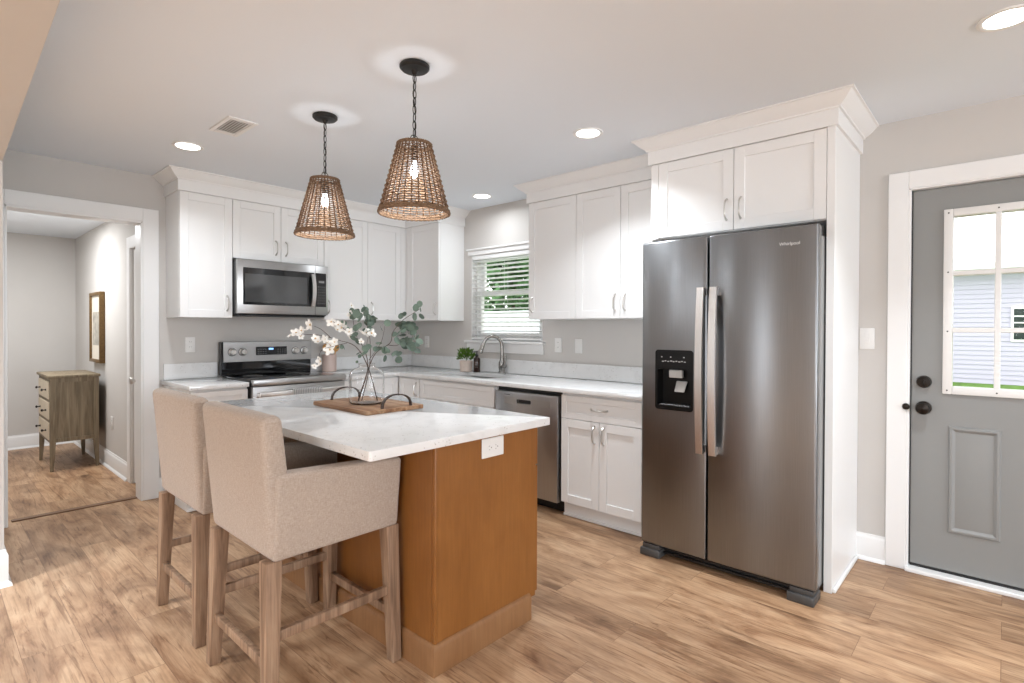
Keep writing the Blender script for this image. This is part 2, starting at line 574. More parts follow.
    def build(s, name, mt, parent=None, loc=None, rotz=0.0, smooth=35, label=None):
        me = bpy.data.meshes.new(name)
        s.bm.to_mesh(me)
        s.bm.free()
        if s.mats:
            for q in s.mats:
                me.materials.append(q)
        else:
            me.materials.append(mt)
        if smooth:
            me.shade_smooth()
            me.set_sharp_from_angle(angle=R(smooth))
        o = bpy.data.objects.new(name, me)
        col.objects.link(o)
        if parent is not None:
            o.parent = parent
        if loc is not None:
            o.location = loc
        if rotz:
            o.rotation_euler = (0, 0, rotz)
        if label:
            o['label'] = label
        return o

def cut(obj, cutter_mb):
    """subtract a builder's mesh from obj and keep the plain result"""
    c = cutter_mb.build('cutter', obj.data.materials[0], smooth=0)
    if obj.parent is not None:
        c.parent = obj.parent
    md = obj.modifiers.new('cut', 'BOOLEAN')
    md.operation = 'DIFFERENCE'
    md.solver = 'EXACT'
    md.object = c
    bpy.context.view_layer.update()
    dg = bpy.context.evaluated_depsgraph_get()
    me = bpy.data.meshes.new_from_object(obj.evaluated_get(dg))
    obj.modifiers.remove(md)
    old = obj.data
    obj.data = me
    bpy.data.meshes.remove(old)
    cm = c.data
    bpy.data.objects.remove(c)
    bpy.data.meshes.remove(cm)

def tag(o, label, cat, group=None):
    o['label'] = label
    o['category'] = cat
    if group:
        o['group'] = group
    return o

def thing(name, label, cat, loc=(0, 0, 0), rotz=0.0, group=None):
    o = bpy.data.objects.new(name, None)
    o.empty_display_size = 0.1
    col.objects.link(o)
    o.location = loc
    o.rotation_euler = (0, 0, rotz)
    return tag(o, label, cat, group)

def struct(mb, name, mt, parent=None, smooth=35):
    o = mb.build(name, mt, parent, smooth=smooth)
    if parent is None:
        o['kind'] = 'structure'
    return o

def dup(root, loc, rotz, label, group=None):
    r = root.copy()
    col.objects.link(r)
    r.location = loc
    r.rotation_euler = (0, 0, rotz)
    r['label'] = label
    if group:
        r['group'] = group
    for ch in list(root.children):
        c = ch.copy()
        col.objects.link(c)
        c.parent = r
        for g in list(ch.children):
            d = g.copy()
            col.objects.link(d)
            d.parent = c
    return r

SINK = -PI / 2          # things on the window wall face -X

# ------------------------------------------------------------------ room
HC = 2.495              # kitchen ceiling
HH = 2.337              # hall ceiling
b = MB(); b.box(-7.5, 0.0, -11.1, 0.11, -0.06, 0.0); struct(b, 'floor', M['floor'])
b = MB(); b.box(-3.75, -2.37, 0.11, 3.10, -0.06, 0.0); struct(b, 'floor_hall', M['floor'])
b = MB(); b.box(-7.6, 0.12, -11.1, 0.12, HC, HC + 0.08); struct(b, 'ceiling', M['ceiling'])
b = MB(); b.box(-3.75, -2.37, 0.12, 3.16, HH, HH + 0.08); struct(b, 'ceiling_hall', M['ceiling'])

OPL, OPR, OPT = -3.310, -2.539, 2.13     # doorway to the hall
b = MB()
b.box(-3.52, OPL, 0, 0.12, 0, HC); b.box(OPR, 0.12, 0, 0.12, 0, HC); b.box(OPL, OPR, 0, 0.12, OPT, HC)
struct(b, 'wall_north', M['wall'])

WY0, WY1, WZ0, WZ1 = -1.87, -0.966, 1.205, 2.046   # sink window
DY0, DY1, DZ1 = -5.402, -4.480, 2.105              # back door
b = MB()
b.box(0, 0.14, WY1, 0.0, 0, HC)
b.box(0, 0.14, WY0, WY1, 0, WZ0); b.box(0, 0.14, WY0, WY1, WZ1, HC)
b.box(0, 0.14, DY1, WY0, 0, HC)
b.box(0, 0.14, DY0, DY1, DZ1, HC)
b.box(0, 0.14, -11.1, DY0, 0, HC)
struct(b, 'wall_east', M['wall'])

XW = -3.40
b = MB(); b.box(XW - 0.12, XW, -1.10, 0, 0, HC); struct(b, 'wall_west', M['wall'])
b = MB(); b.hexa([(XW - 0.12, -1.1, 2.17), (XW - 0.27, -8.0, 2.17), (XW - 0.15, -8.0, 2.17), (XW, -1.1, 2.17)],
                 [(XW - 0.12, -1.1, HC), (XW - 0.27, -8.0, HC), (XW - 0.15, -8.0, HC), (XW, -1.1, HC)])
struct(b, 'wall_header', M['wall'])

b = MB()
b.box(-7.5, -4.3, -11.1, -11.0, 0, HC); b.box(-0.9, 0, -11.1, -11.0, 0, HC); b.box(-4.3, -0.9, -11.1, -11.0, 0, 0.6); b.box(-4.3, -0.9, -11.1, -11.0, 2.3, HC)
struct(b, 'wall_south', M['wall'])
b = MB()
b.box(-7.5, -7.4, -11.0, -7.6, 0, HC); b.box(-7.5, -7.4, -5.0, -2.25, 0, HC); b.box(-7.5, -7.4, -1.75, 0, 0, HC); b.box(-7.5, -7.4, -2.25, -1.75, 0, 0.6); b.box(-7.5, -7.4, -2.25, -1.75, 2.3, HC); b.box(-7.5, -7.4, -7.6, -5.0, 0, 0.6); b.box(-7.5, -7.4, -7.6, -5.0, 2.3, HC)
struct(b, 'wall_living', M['wall'])
b = MB(); b.box(-7.5, -3.52, 0.0, 0.12, 0, HC); struct(b, 'wall_living_north', M['wall'])

b = MB(); b.box(-3.75, -2.37, 3.04, 3.16, 0, HH); struct(b, 'wall_hall_back', M['wall'])
b = MB(); b.box(-2.47, -2.37, 0.60, 3.04, 0, HH); b.box(-2.47, -2.37, 0.12, 0.60, 1.99, HH); b.box(-2.44, -2.37, 0.12, 0.60, 0, 1.99)
struct(b, 'wall_hall_right', M['wall'])
b = MB(); b.box(-3.75, -3.69, 0.12, 3.04, 0, HH); struct(b, 'wall_hall_left', M['wall'])

# casings and boards
def casing_profile(mb, x0, x1, y0, y1, z0, z1):
    mb.box(x0, x1, y0, y1, z0, z1, 0.003, 1)
b = MB()
b.box(OPR, -2.433, -0.02, 0.0, 0, 2.231, 0.003, 1)
b.box(-3.39, OPL, -0.02, 0.0, 0, 2.231, 0.003, 1)
b.box(OPL, OPR, -0.02, 0.0, OPT, 2.231, 0.003, 1)
b.box(OPR - 0.014, OPR, -0.018, 0.135, 0, OPT, 0.002, 1)
b.box(OPL, OPL + 0.014, -0.018, 0.135, 0, OPT, 0.002, 1)
b.box(OPL, OPR, -0.018, 0.135, OPT - 0.014, OPT, 0.002, 1)
b.box(OPR, -2.47, 0.12, 0.137, 0, 2.231, 0.002, 1)
struct(b, 'trim_1', M['trim'])

# back door casing
b = MB()
b.box(-0.022, 0.0, DY1, -4.388, 0, 2.2, 0.003, 1)
b.box(-0.022, 0.0, DY0 - 0.10, DY0, 0, 2.2, 0.003, 1)
b.box(-0.022, 0.0, DY0, DY1, DZ1, 2.2, 0.003, 1)
b.box(-0.02, 0.14, DY1 - 0.012, DY1, 0, DZ1, 0.002, 1)
b.box(-0.02, 0.14, DY0, DY0 + 0.012, 0, DZ1, 0.002, 1)
b.box(-0.02, 0.14, DY0, DY1, DZ1 - 0.008, DZ1, 0.002, 1)
b.box(-0.045, 0.14, DY0, DY1, 0.0, 0.022, 0.004, 1)
struct(b, 'trim_2', M['trim'])

BB = [(0, 0), (0.030, 0), (0.028, 0.010), (0.020, 0.018), (0.015, 0.021), (0.015, 0.125), (0.011, 0.135), (0.008, 0.138), (0.006, 0.150), (0, 0.150)]
b = MB(); b.sweep([(0, -4.247), (0, -4.388)], BB); struct(b, 'baseboard_east', M['trim'])
b = MB(); b.sweep([(0, -5.50), (0, -11.0)], BB); struct(b, 'baseboard_south', M['trim'])
b = MB(); b.sweep([(XW - 0.12, -0.02), (XW - 0.12, -1.10), (XW, -1.10), (XW, -0.021)], [(o, z * 1.25) for o, z in BB]); struct(b, 'baseboard_west', M['trim'])
b = MB(); b.sweep([(-3.69, 3.04), (-2.47, 3.04), (-2.47, 0.70)], BB); struct(b, 'baseboard_hall', M['trim'])
b = MB(); b.sweep([(-2.433, 0), (-2.402, 0)], BB); struct(b, 'baseboard_north', M['trim'])
b = MB(); b.prism([(-3.27, 0.0), (-2.553, 0.0), (-2.553, 0.009), (-3.27, 0.009)], 'y', 0.085, 0.135, 0.003, 1); struct(b, 'trim_3', M['threshold'])

# hall door seen edge-on in the right wall of the hall
b = MB(); b.box(-2.488, -2.47, 0.60, 0.70, 0, 2.09, 0.003, 1); b.box(-2.488, -2.47, 0.14, 0.60, 1.99, 2.09, 0.003, 1); b.box(-2.48, -2.445, 0.588, 0.602, 0, 1.99, 0.002, 1)
struct(b, 'trim_4', M['trim'])
b = MB(); b.box(-2.462, -2.441, 0.142, 0.586, 0.008, 1.982, 0.002, 1)
for z0, z1 in ((0.20, 0.86), (1.02, 1.85)):
    b.box(-2.466, -2.461, 0.24, 0.50, z0, z1, 0.003, 1)
hd = struct(b, 'door_1', M['trim'])
b = MB()
b.lathe([(0.030, 0), (0.030, 0.006), (0.014, 0.010), (0.011, 0.032), (0.024, 0.040), (0.029, 0.052), (0.024, 0.064), (0.0, 0.068)], 20, (0, 0, 0), axis='x')
for v in b.bm.verts:
    v.co.x = -v.co.x
bmesh.ops.reverse_faces(b.bm, faces=b.bm.faces[:])
k = b.build('door_knob', M['nickel'], hd, (-2.462, 0.43, 0.885), label='satin nickel knob')

# ------------------------------------------------------------------ window over the sink
wx = 0.085
b = MB()
b.box(0.04, 0.14, WY1 - 0.035, WY1, WZ0, WZ1, 0.003, 1); b.box(0.04, 0.14, WY0, WY0 + 0.035, WZ0, WZ1, 0.003, 1)
b.box(0.04, 0.14, WY0 + 0.035, WY1 - 0.035, WZ1 - 0.03, WZ1, 0.003, 1); b.box(0.04, 0.14, WY0 + 0.035, WY1 - 0.035, WZ0, WZ0 + 0.03, 0.003, 1)
win = struct(b, 'window_1', M['trim'])
def sash(name, x, z0, z1, st, rb, rt):
    q = MB()
    y0, y1 = WY0 + 0.036, WY1 - 0.036
    q.box(x - 0.018, x + 0.018, y1 - st, y1, z0, z1, 0.003, 1); q.box(x - 0.018, x + 0.018, y0, y0 + st, z0, z1, 0.003, 1)
    q.box(x - 0.018, x + 0.018, y0 + st, y1 - st, z0, z0 + rb, 0.003, 1); q.box(x - 0.018, x + 0.018, y0 + st, y1 - st, z1 - rt, z1, 0.003, 1)
    o = q.build(name, M['trim'], win)
    p = MB(); p.box(x - 0.003, x + 0.003, y0 + st - 0.004, y1 - st + 0.004, z0 + rb - 0.004, z1 - rt + 0.004)
    p.build('pane', M['pane'], o)
sash('lower_sash', 0.072, WZ0 + 0.031, 1.685, 0.045, 0.050, 0.035)
sash('upper_sash', 0.111, 1.652, WZ1 - 0.031, 0.045, 0.034, 0.035)
# head trim, jamb liners, sill and apron
b = MB()
b.box(-0.018, 0.0, WY0 - 0.03, WY1 + 0.045, WZ1 - 0.004, 2.096, 0.003, 1)
b.box(-0.030, 0.0, WY0 - 0.04, WY1 + 0.055, 2.088, 2.106, 0.004, 1)
b.box(-0.004, 0.05, WY1 - 0.008, WY1, WZ0, WZ1, 0.001, 1); b.box(-0.004, 0.05, WY0, WY0 + 0.008, WZ0, WZ1, 0.001, 1)
b.box(-0.004, 0.05, WY0, WY1, WZ1 - 0.008, WZ1, 0.001, 1)
struct(b, 'trim_5', M['trim'])
b = MB()
b.box(-0.045, 0.045, WY0 - 0.035, WY1 + 0.070, 1.185, 1.209, 0.005, 2)
b.box(-0.018, 0.0, WY0 - 0.02, WY1 + 0.055, 1.098, 1.186, 0.003, 1)
struct(b, 'trim_6', M['trim'])

bl = thing('window_blind', 'white horizontal slat blind hanging in the window above the sink', 'blind', (0.012, (WY0 + WY1) / 2, WZ1 - 0.01))
hw = (WY1 - WY0) / 2 - 0.014
b = MB(); b.box(-0.02, 0.02, -hw, hw, -0.040, 0.0, 0.003, 1); b.build('head_rail', M['blind'], bl)
zb = -(WZ1 - 0.01 - (WZ0 + 0.016))
b = MB(); b.box(-0.018, 0.018, -hw, hw, zb, zb + 0.018, 0.003, 1); b.build('bottom_rail', M['blind'], bl)
b = MB()
nsl = 18
for i in range(nsl):
    z = -0.060 - i * (-0.060 - (zb + 0.040)) / (nsl - 1)
    vs = b.box(-0.0235, 0.0235, -hw, hw, z - 0.0016, z + 0.0016, rot=Matrix.Rotation(R(10), 3, 'Y'), piv=(0, 0, z))
b.build('slats', M['blind'], bl)
b = MB()
for y in (-hw + 0.13, 0.0, hw - 0.13):
    for x in (-0.024, 0.024):
        b.tube([(x, y, -0.04), (x, y, zb + 0.015)], 0.0010, 5)
b.build('ladder_cords', M['blind'], bl)

# ------------------------------------------------------------------ back door
dx = 0.020
b = MB(); b.box(dx, dx + 0.045, DY0 + 0.016, DY1 - 0.016, 0.034, DZ1 - 0.012, 0.002, 1)
door = b.build('door_2', M['door_gray']); door['kind'] = 'structure'
LY0, LY1, LZ0, LZ1 = -5.250, -4.632, 0.986, 1.972
c = MB(); c.box(dx - 0.1, dx + 0.2, LY0 + 0.03, LY1 - 0.03, LZ0 + 0.03, LZ1 - 0.03); cut(door, c)
for x0, x1, nm in ((dx - 0.014, dx + 0.004, 'lite_frame'), (dx + 0.041, dx + 0.059, 'outer_lite_frame')):
    b = MB(); fw = 0.040
    b.box(x0, x1, LY1 - fw, LY1, LZ0, LZ1, 0.004, 2); b.box(x0, x1, LY0, LY0 + fw, LZ0, LZ1, 0.004, 2)
    b.box(x0, x1, LY0 + fw, LY1 - fw, LZ0, LZ0 + fw, 0.004, 2); b.box(x0, x1, LY0 + fw, LY1 - fw, LZ1 - fw, LZ1, 0.004, 2)
    for i in (1, 2):
        y = LY1 - fw - (LY1 - LY0 - 2 * fw) * i / 3
        b.box(x0 + 0.002, x1 - 0.002, y - 0.0125, y + 0.0125, LZ0 + fw - 0.002, LZ1 - fw + 0.002, 0.003, 1)
        z = LZ0 + fw + (LZ1 - LZ0 - 2 * fw) * i / 3
        b.box(x0 + 0.0032, x1 - 0.0032, LY0 + fw - 0.002, LY1 - fw + 0.002, z - 0.0125, z + 0.0125, 0.003, 1)
    lf = b.build(nm, M['white_plastic'], door, label='white nine-pane lite frame')
    if nm == 'lite_frame':
        q = MB()
        for z in (LZ0 + 0.02, LZ0 + 0.335, LZ0 + 0.65, LZ1 - 0.02):
            for y in (LY1 - 0.02, LY0 + 0.02):
                q.lathe([(0.004, 0), (0.004, 0.0015)], 10, (x0 - 0.0016, y, z), axis='x')
        for z in (LZ0 + 0.02, LZ1 - 0.02):
            for i in (1, 2):
                y = LY1 - fw - (LY1 - LY0 - 2 * fw) * i / 3
                q.lathe([(0.004, 0), (0.004, 0.0015)], 10, (x0 - 0.0016, y, z), axis='x')
        q.build('screws', M['gray_plastic'], lf)
b = MB(); b.box(dx + 0.018, dx + 0.026, LY0 + 0.028, LY1 - 0.028, LZ0 + 0.028, LZ1 - 0.028); b.build('pane', M['pane'], door)
for y1 in (-4.660, -5.010):
    b = MB(); y0 = y1 - 0.212; z0, z1 = 0.245, 0.815
    pr = [(0.0, 0.0), (0.009, 0.006), (0.010, 0.016), (0.002, 0.026), (0.000, 0.030), (0.004, 0.050)]
    rings = []
    for o, ins in pr:
        rings.append([b.bm.verts.new((dx - o, yy, zz)) for yy, zz in ((y1 - ins, z0 + ins), (y0 + ins, z0 + ins), (y0 + ins, z1 - ins), (y1 - ins, z1 - ins))])
    for A, B2 in zip(rings, rings[1:]):
        for j in range(4):
            b.bm.faces.new((A[j], A[(j + 1) % 4], B2[(j + 1) % 4], B2[j]))
    b.bm.faces.new(rings[-1])
    bmesh.ops.recalc_face_normals(b.bm, faces=b.bm.faces[:])
    b.build('raised_panel', M['door_gray'], door, smooth=20)
b = MB(); b.lathe([(0.0, -0.030), (0.030, -0.028), (0.033, -0.018), (0.034, 0.0)][::-1], 28, (dx, -4.553, 1.044), axis='x', cap=False)
b.box(dx - 0.042, dx - 0.026, -4.557, -4.549, 1.030, 1.058, 0.002, 1)
b.build('deadbolt', M['bronze'], door, label='dark bronze deadbolt')
b = MB(); b.lathe([(0.036, 0.0), (0.035, -0.008), (0.016, -0.012), (0.013, -0.030), (0.028, -0.038), (0.033, -0.052), (0.029, -0.066), (0.0, -0.072)], 28, (dx, -4.553, 0.902), axis='x', cap=False)
b.build('door_knob', M['bronze'], door, label='dark bronze knob')
b = MB(); b.box(dx - 0.008, dx + 0.002, DY1 - 0.017, DY1 - 0.0125, 0.03, DZ1 - 0.01); b.box(dx - 0.006, dx + 0.03, DY0 + 0.016, DY1 - 0.016, 0.0225, 0.033); b.build('weather_strip', M['black'], door)
b = MB(); b.lathe([(0.0, -0.012), (0.014, -0.010), (0.018, -0.004), (0.018, 0.0)][::-1], 20, (-0.022, -4.4775, 0.905), axis='x', cap=False)
tag(b.build('door_stop', M['bronze']), 'small dark bronze round bumper on the white casing beside the grey door', 'door stop')

# ------------------------------------------------------------------ cabinets
def shaker(mb, x0, x1, z0, z1, yb, t=0.020, fw=0.058, rec=0.009):
    """recessed-panel front, back at yb, face towards -y"""
    yf = yb - t
    mb.box(x0, x0 + fw, yf, yb, z0, z1, 0.0015, 1)
    mb.box(x1 - fw, x1, yf, yb, z0, z1, 0.0015, 1)
    mb.box(x0 + fw, x1 - fw, yf, yb, z0, z0 + fw, 0.0015, 1)
    mb.box(x0 + fw, x1 - fw, yf, yb, z1 - fw, z1, 0.0015, 1)
    mb.box(x0 + fw - 0.003, x1 - fw + 0.003, yf + rec, yb - 0.002, z0 + fw - 0.003, z1 - fw + 0.003)

def pull(parent, x, y, z, length=0.115, horiz=False):
    """bow pull with flared feet; y is the front face it stands on"""
    mb = MB()
    h = length / 2
    pts, rad = [], []
    for i in range(17):
        u = -1 + 2 * i / 16
        out = 0.030 * (1 - abs(u) ** 4.5) + 0.002
        pts.append((0, -out, u * h))
        rad.append(0.0044 + 0.0022 * abs(u) ** 3)
    if horiz:
        pts = [(p[2], p[1], 0) for p in pts]
    mb.tube(pts, rad, 8)
    for sgn in (-1, 1):
        cpos = (sgn * h, 0, 0) if horiz else (0, 0, sgn * h)
        mb.lathe([(0.0075, 0.0), (0.0075, 0.003), (0.005, 0.006)], 12, cpos, axis='y')
    return mb.build('handle', M['nickel'], parent, (x, y, z))

def door_part(parent, x0, x1, z0, z1, yb, hx=None, hz=None, name='door', horiz=False, hlen=0.115):
    mb = MB()
    shaker(mb, x0, x1, z0, z1, yb)
    d = mb.build(name, M['cab'], parent, smooth=20)
    if hx is not None:
        pull(d, hx, yb - 0.020, hz, hlen, horiz)
    return d

ZU, ZT = 1.402, 2.344
G = 0.0018
def upper(label, loc, rotz, w, doors, z0=ZU, z1=ZT, depth=0.31, top=2.435, group='white wall cabinets', fillers=(), lo=0.0, hi=None):
    """doors: (x0, x1, handle x or None)"""
    hi = w if hi is None else hi
    t = thing('wall_cabinet', label, 'cabinet', (loc[0], loc[1], z0), rotz, group)
    mb = MB()
    mb.box(lo, hi, -depth, -0.001, 0, top - z0, 0.001, 1)
    for a, c in fillers:
        mb.box(a, c, -depth - 0.020, -depth + 0.001, 0, z1 - z0, 0.001, 1)
    mb.build('carcass', M['cab'], t)
    for x0, x1, hx in doors:
        door_part(t, x0 + G, x1 - G, 0.002, z1 - z0, -depth - 0.001, hx, 0.115)
    return t

XA, XB, XC = -2.381, -2.008, -1.228
upper('white single-door wall cabinet left of the microwave', (XA, 0), 0, XB - XA, [(0, XB - XA, XB - XA - 0.040)])
upper('short white two-door wall cabinet directly above the microwave', (XB + 0.0005, 0), 0, XC - XB - 0.001,
      [(0.0, 0.388, 0.345), (0.388, XC - XB - 0.001, 0.431)], z0=1.880)
upper('white single-door wall cabinet right of the microwave', (XC, 0), 0, 0.452, [(0, 0.452, 0.040)])
upper('white wall cabinet in the room corner behind the flower branches', (-0.776, 0), 0, 0.776,
      [(0, 0.385, 0.040)], fillers=[(0.386, 0.446)], hi=0.774)
upper('white single-door wall cabinet left of the sink window', (0, -0.3315), SINK, 0.5205, [(0.052, 0.5205, 0.4805)], fillers=[(0.0, 0.050)])
upper('white single-door wall cabinet right of the sink window', (0, -1.989), SINK, 0.473, [(0, 0.473, 0.040)])
upper('white two-door wall cabinet beside the refrigerator', (0, -2.4625), SINK, 0.767, [(0, 0.3865, 0.346), (0.3865, 0.767, 0.427)])

# crown moulding over the wall cabinets
ZK = 2.432
def crown(path, name):
    prof = [(-0.002, ZT + 0.002), (0.014, ZT + 0.002), (0.014, ZK - 0.004), (0.024, ZK - 0.004), (0.026, ZK + 0.004), (0.034, ZK + 0.010),
            (0.046, ZK + 0.018), (0.062, ZK + 0.032), (0.076, ZK + 0.047), (0.082, ZK + 0.053), (0.092, ZK + 0.055), (0.092, HC - 0.0005), (-0.002, HC - 0.0005)]
    mb = MB(); mb.sweep(path, prof)
    return struct(mb, name, M['cab'], smooth=25)
crown([(XA, -0.0005), (XA, -0.331), (-0.331, -0.331), (-0.331, -0.852), (-0.0005, -0.852)], 'trim_7')
crown([(-0.0005, -1.989), (-0.331, -1.989), (-0.331, -3.130)], 'trim_8')
crown([(-0.436, -3.236), (-0.612, -3.236), (-0.612, -4.247), (-0.0005, -4.247)], 'trim_9')

# refrigerator surround
FP = -0.610
t = thing('refrigerator_cabinet', 'white two-door cabinet above the refrigerator', 'cabinet', (0, -3.236, 1.884), SINK)
b = MB(); b.box(0.0, 0.9725, -0.59, -0.001, 0, 0.551, 0.001, 1); b.box(0, 0.048, -0.610, -0.589, 0.0, ZT - 1.884, 0.001, 1); b.build('carcass', M['cab'], t)
door_part(t, 0.050, 0.5075, 0.004, ZT - 1.884, -0.591, 0.470, 0.120)
door_part(t, 0.511, 0.9715, 0.004, ZT - 1.884, -0.591, 0.549, 0.120)
b = MB(); b.box(-0.612, -0.001, -4.247, -4.2095, 0.0, 2.43, 0.0015, 1); b.box(-0.60, -0.03, -4.262, -4.2465, 0.0, 0.022, 0.006, 2)
tag(b.build('refrigerator_side_panel', M['cab']), 'tall white panel standing on the floor right of the refrigerator', 'panel')
b = MB(); b.box(-0.588, -0.001, -3.256, -3.236, 0.0, 1.882, 0.0015, 1)
tag(b.build('refrigerator_side_panel', M['cab']), 'white panel behind the left edge of the refrigerator, beside the wall cabinets', 'panel')

ZC0, ZC1 = 0.880, 0.914
def base(label, loc, rotz, w, doors, drawers, depth=0.612, toe=0.545, toe_h=0.105, lo=0.0, fillers=(), group='white base cabinets', foot=True, hollow=False):
    t = thing('base_cabinet', label, 'cabinet', (loc[0], loc[1], 0), rotz, group)
    mb = MB()
    if hollow:
        mb.box(lo, lo + 0.018, -depth, -0.001, toe_h, ZC0 - 0.001); mb.box(w - 0.018, w, -depth, -0.001, toe_h, ZC0 - 0.001)
        mb.box(lo + 0.018, w - 0.018, -depth, -0.001, toe_h, toe_h + 0.018); mb.box(lo + 0.018, w - 0.018, -0.019, -0.001, toe_h + 0.018, ZC0 - 0.001)
        mb.box(lo + 0.018, w - 0.018, -depth, -depth + 0.018, toe_h + 0.018, ZC0 - 0.001)
    else:
        mb.box(lo, w, -depth, -0.001, toe_h, ZC0 - 0.001, 0.001, 1)
    for a, c in fillers:
        mb.box(a, c, -depth - 0.020, -depth + 0.001, toe_h, ZC0 - 0.004, 0.001, 1)
    mb.build('carcass', M['cab'], t)
    if foot:
        mb = MB(); mb.box(lo, w, -toe, -0.02, 0.0, toe_h, 0.001, 1); mb.box(lo, w, -toe - 0.012, -toe, 0, 0.018, 0.004, 2); mb.build('toe_kick', M['cab'], t)
    for x0, x1, z0, z1, hx, hz in doors:
        door_part(t, x0 + G, x1 - G, z0, z1, -depth - 0.001, hx, hz)
    for x0, x1, z0, z1, hx in drawers:
        mb = MB(); shaker(mb, x0 + G, x1 - G, z0, z1, -depth - 0.001, fw=0.042)
        d = mb.build('drawer', M['cab'], t, smooth=20)
        if hx is not None:
            pull(d, hx, -depth - 0.021, (z0 + z1) / 2, 0.125, True)
    return t

base('white base cabinet left of the range', (-2.400, 0), 0, 0.390, [(0, 0.390, 0.107, 0.696, 0.35, 0.63)], [(0, 0.390, 0.700, 0.862, 0.195)], fillers=())
base('white base cabinet right of the range', (-1.222, 0), 0, 0.284, [(0, 0.284, 0.107, 0.696, 0.25, 0.63)], [(0, 0.284, 0.700, 0.862, 0.142)])
t = thing('base_cabinet', 'white corner base cabinet with two narrow doors meeting in the corner', 'cabinet', (0, 0, 0), 0, 'white base cabinets')
b = MB(); b.box(-0.9365, -0.001, -0.612, -0.001, 0.105, ZC0 - 0.001, 0.001, 1); b.box(-0.612, -0.001, -0.9445, -0.611, 0.105, ZC0 - 0.001, 0.001, 1); b.build('carcass', M['cab'], t)
b = MB(); b.box(-0.9365, -0.02, -0.545, -0.02, 0, 0.105, 0.001, 1); b.box(-0.545, -0.02, -0.9445, -0.545, 0, 0.105, 0.001, 1); b.build('toe_kick', M['cab'], t)
door_part(t, -0.935, -0.640, 0.107, 0.862, -0.613)
b = MB(); shaker(b, 0.640, 0.9435, 0.107, 0.862, -0.613)
d = b.build('door', M['cab'], t, (0, 0, 0), SINK, smooth=20)
pull(d, 0.905, -0.633, 0.770)
base('white sink base cabinet with a long false drawer front', (0, -0.946), SINK, 0.962,
     [(0.008, 0.480, 0.107, 0.696, 0.44, 0.63), (0.480, 0.952, 0.107, 0.696, 0.52, 0.63)], [(0.008, 0.952, 0.700, 0.862, None)], hollow=True)
base('white base cabinet between dishwasher and refrigerator', (0, -2.555), SINK, 0.641,
     [(0.004, 0.322, 0.107, 0.696, 0.286, 0.612), (0.322, 0.640, 0.107, 0.696, 0.358, 0.612)], [(0.004, 0.640, 0.700, 0.862, 0.322)], toe=0.585)

# worktops
def rounded_rect(x0, x1, y0, y1, r, n=6):
    pts = []
    for cx, cy, a0 in ((x1 - r, y1 - r, 0), (x0 + r, y1 - r, 90), (x0 + r, y0 + r, 180), (x1 - r, y0 + r, 270)):
        for i in range(n + 1):
            a = R(a0 + 90 * i / n)
            pts.append((cx + r * math.cos(a), cy + r * math.sin(a)))
    return pts
t = thing('worktop', 'short white speckled quartz worktop left of the range', 'worktop', (-2.42, 0, ZC0))
b = MB(); b.box(0, 0.408, -0.665, -0.001, 0, ZC1 - ZC0, 0.004, 2); b.build('slab', M['quartz'], t)
b = MB(); b.box(0.018, 0.408, -0.021, -0.001, ZC1 - ZC0 + 0.0005, 0.158, 0.002, 1); b.build('backsplash', M['quartz'], t)
t = thing('worktop', 'long L-shaped white speckled quartz worktop around the sink', 'worktop', (0, 0, ZC0))
b = MB()
b.prism([(-1.220, -0.001), (-1.220, -0.665), (-0.690, -0.665), (-0.665, -0.690), (-0.665, -3.232), (-0.001, -3.232), (-0.001, -0.001)], 'z', 0, ZC1 - ZC0, 0.004, 2)
slab = b.build('slab', M['quartz'], t)
SX0, SX1, SY0, SY1 = -0.540, -0.165, -1.74, -1.10
c = MB(); c.prism(rounded_rect(SX0, SX1, SY0, SY1, 0.06), 'z', -0.1, 0.1); cut(slab, c)
slab.data.shade_smooth(); slab.data.set_sharp_from_angle(angle=R(35))
b = MB()
b.box(-1.220, -0.001, -0.021, -0.001, ZC1 - ZC0 + 0.0005, 0.158, 0.002, 1)
b.box(-0.021, -0.001, -3.232, -0.0215, ZC1 - ZC0 + 0.0005, 0.158, 0.002, 1)
b.build('backsplash', M['quartz'], t)

# sink, faucet
t = thing('sink', 'undermount stainless sink set into the worktop under the window', 'sink', ((SX0 + SX1) / 2, (SY0 + SY1) / 2, ZC0))
hx, hy = (SX1 - SX0) / 2, (SY1 - SY0) / 2
b = MB()
rings = []
for z, ins in ((-0.001, -0.02), (-0.001, -0.002), (-0.16, 0.005), (-0.185, 0.03), (-0.19, 0.08)):
    rings.append([b.bm.verts.new((x, y, z)) for x, y in rounded_rect(-hx + ins, hx - ins, -hy + ins, hy - ins, 0.065)])
for A, B2 in zip(rings, rings[1:]):
    for j in range(len(A)):
        b.bm.faces.new((A[j], A[(j + 1) % len(A)], B2[(j + 1) % len(A)], B2[j]))
b.bm.faces.new(rings[-1])
bmesh.ops.recalc_face_normals(b.bm, faces=b.bm.faces[:])
b.build('basin', M['steel_h'], t)
b = MB(); b.lathe([(0.045, 0.0), (0.045, 0.003), (0.030, 0.004), (0.028, 0.001)], 24, (0, 0, -0.1895)); b.build('drain', M['chrome'], t)

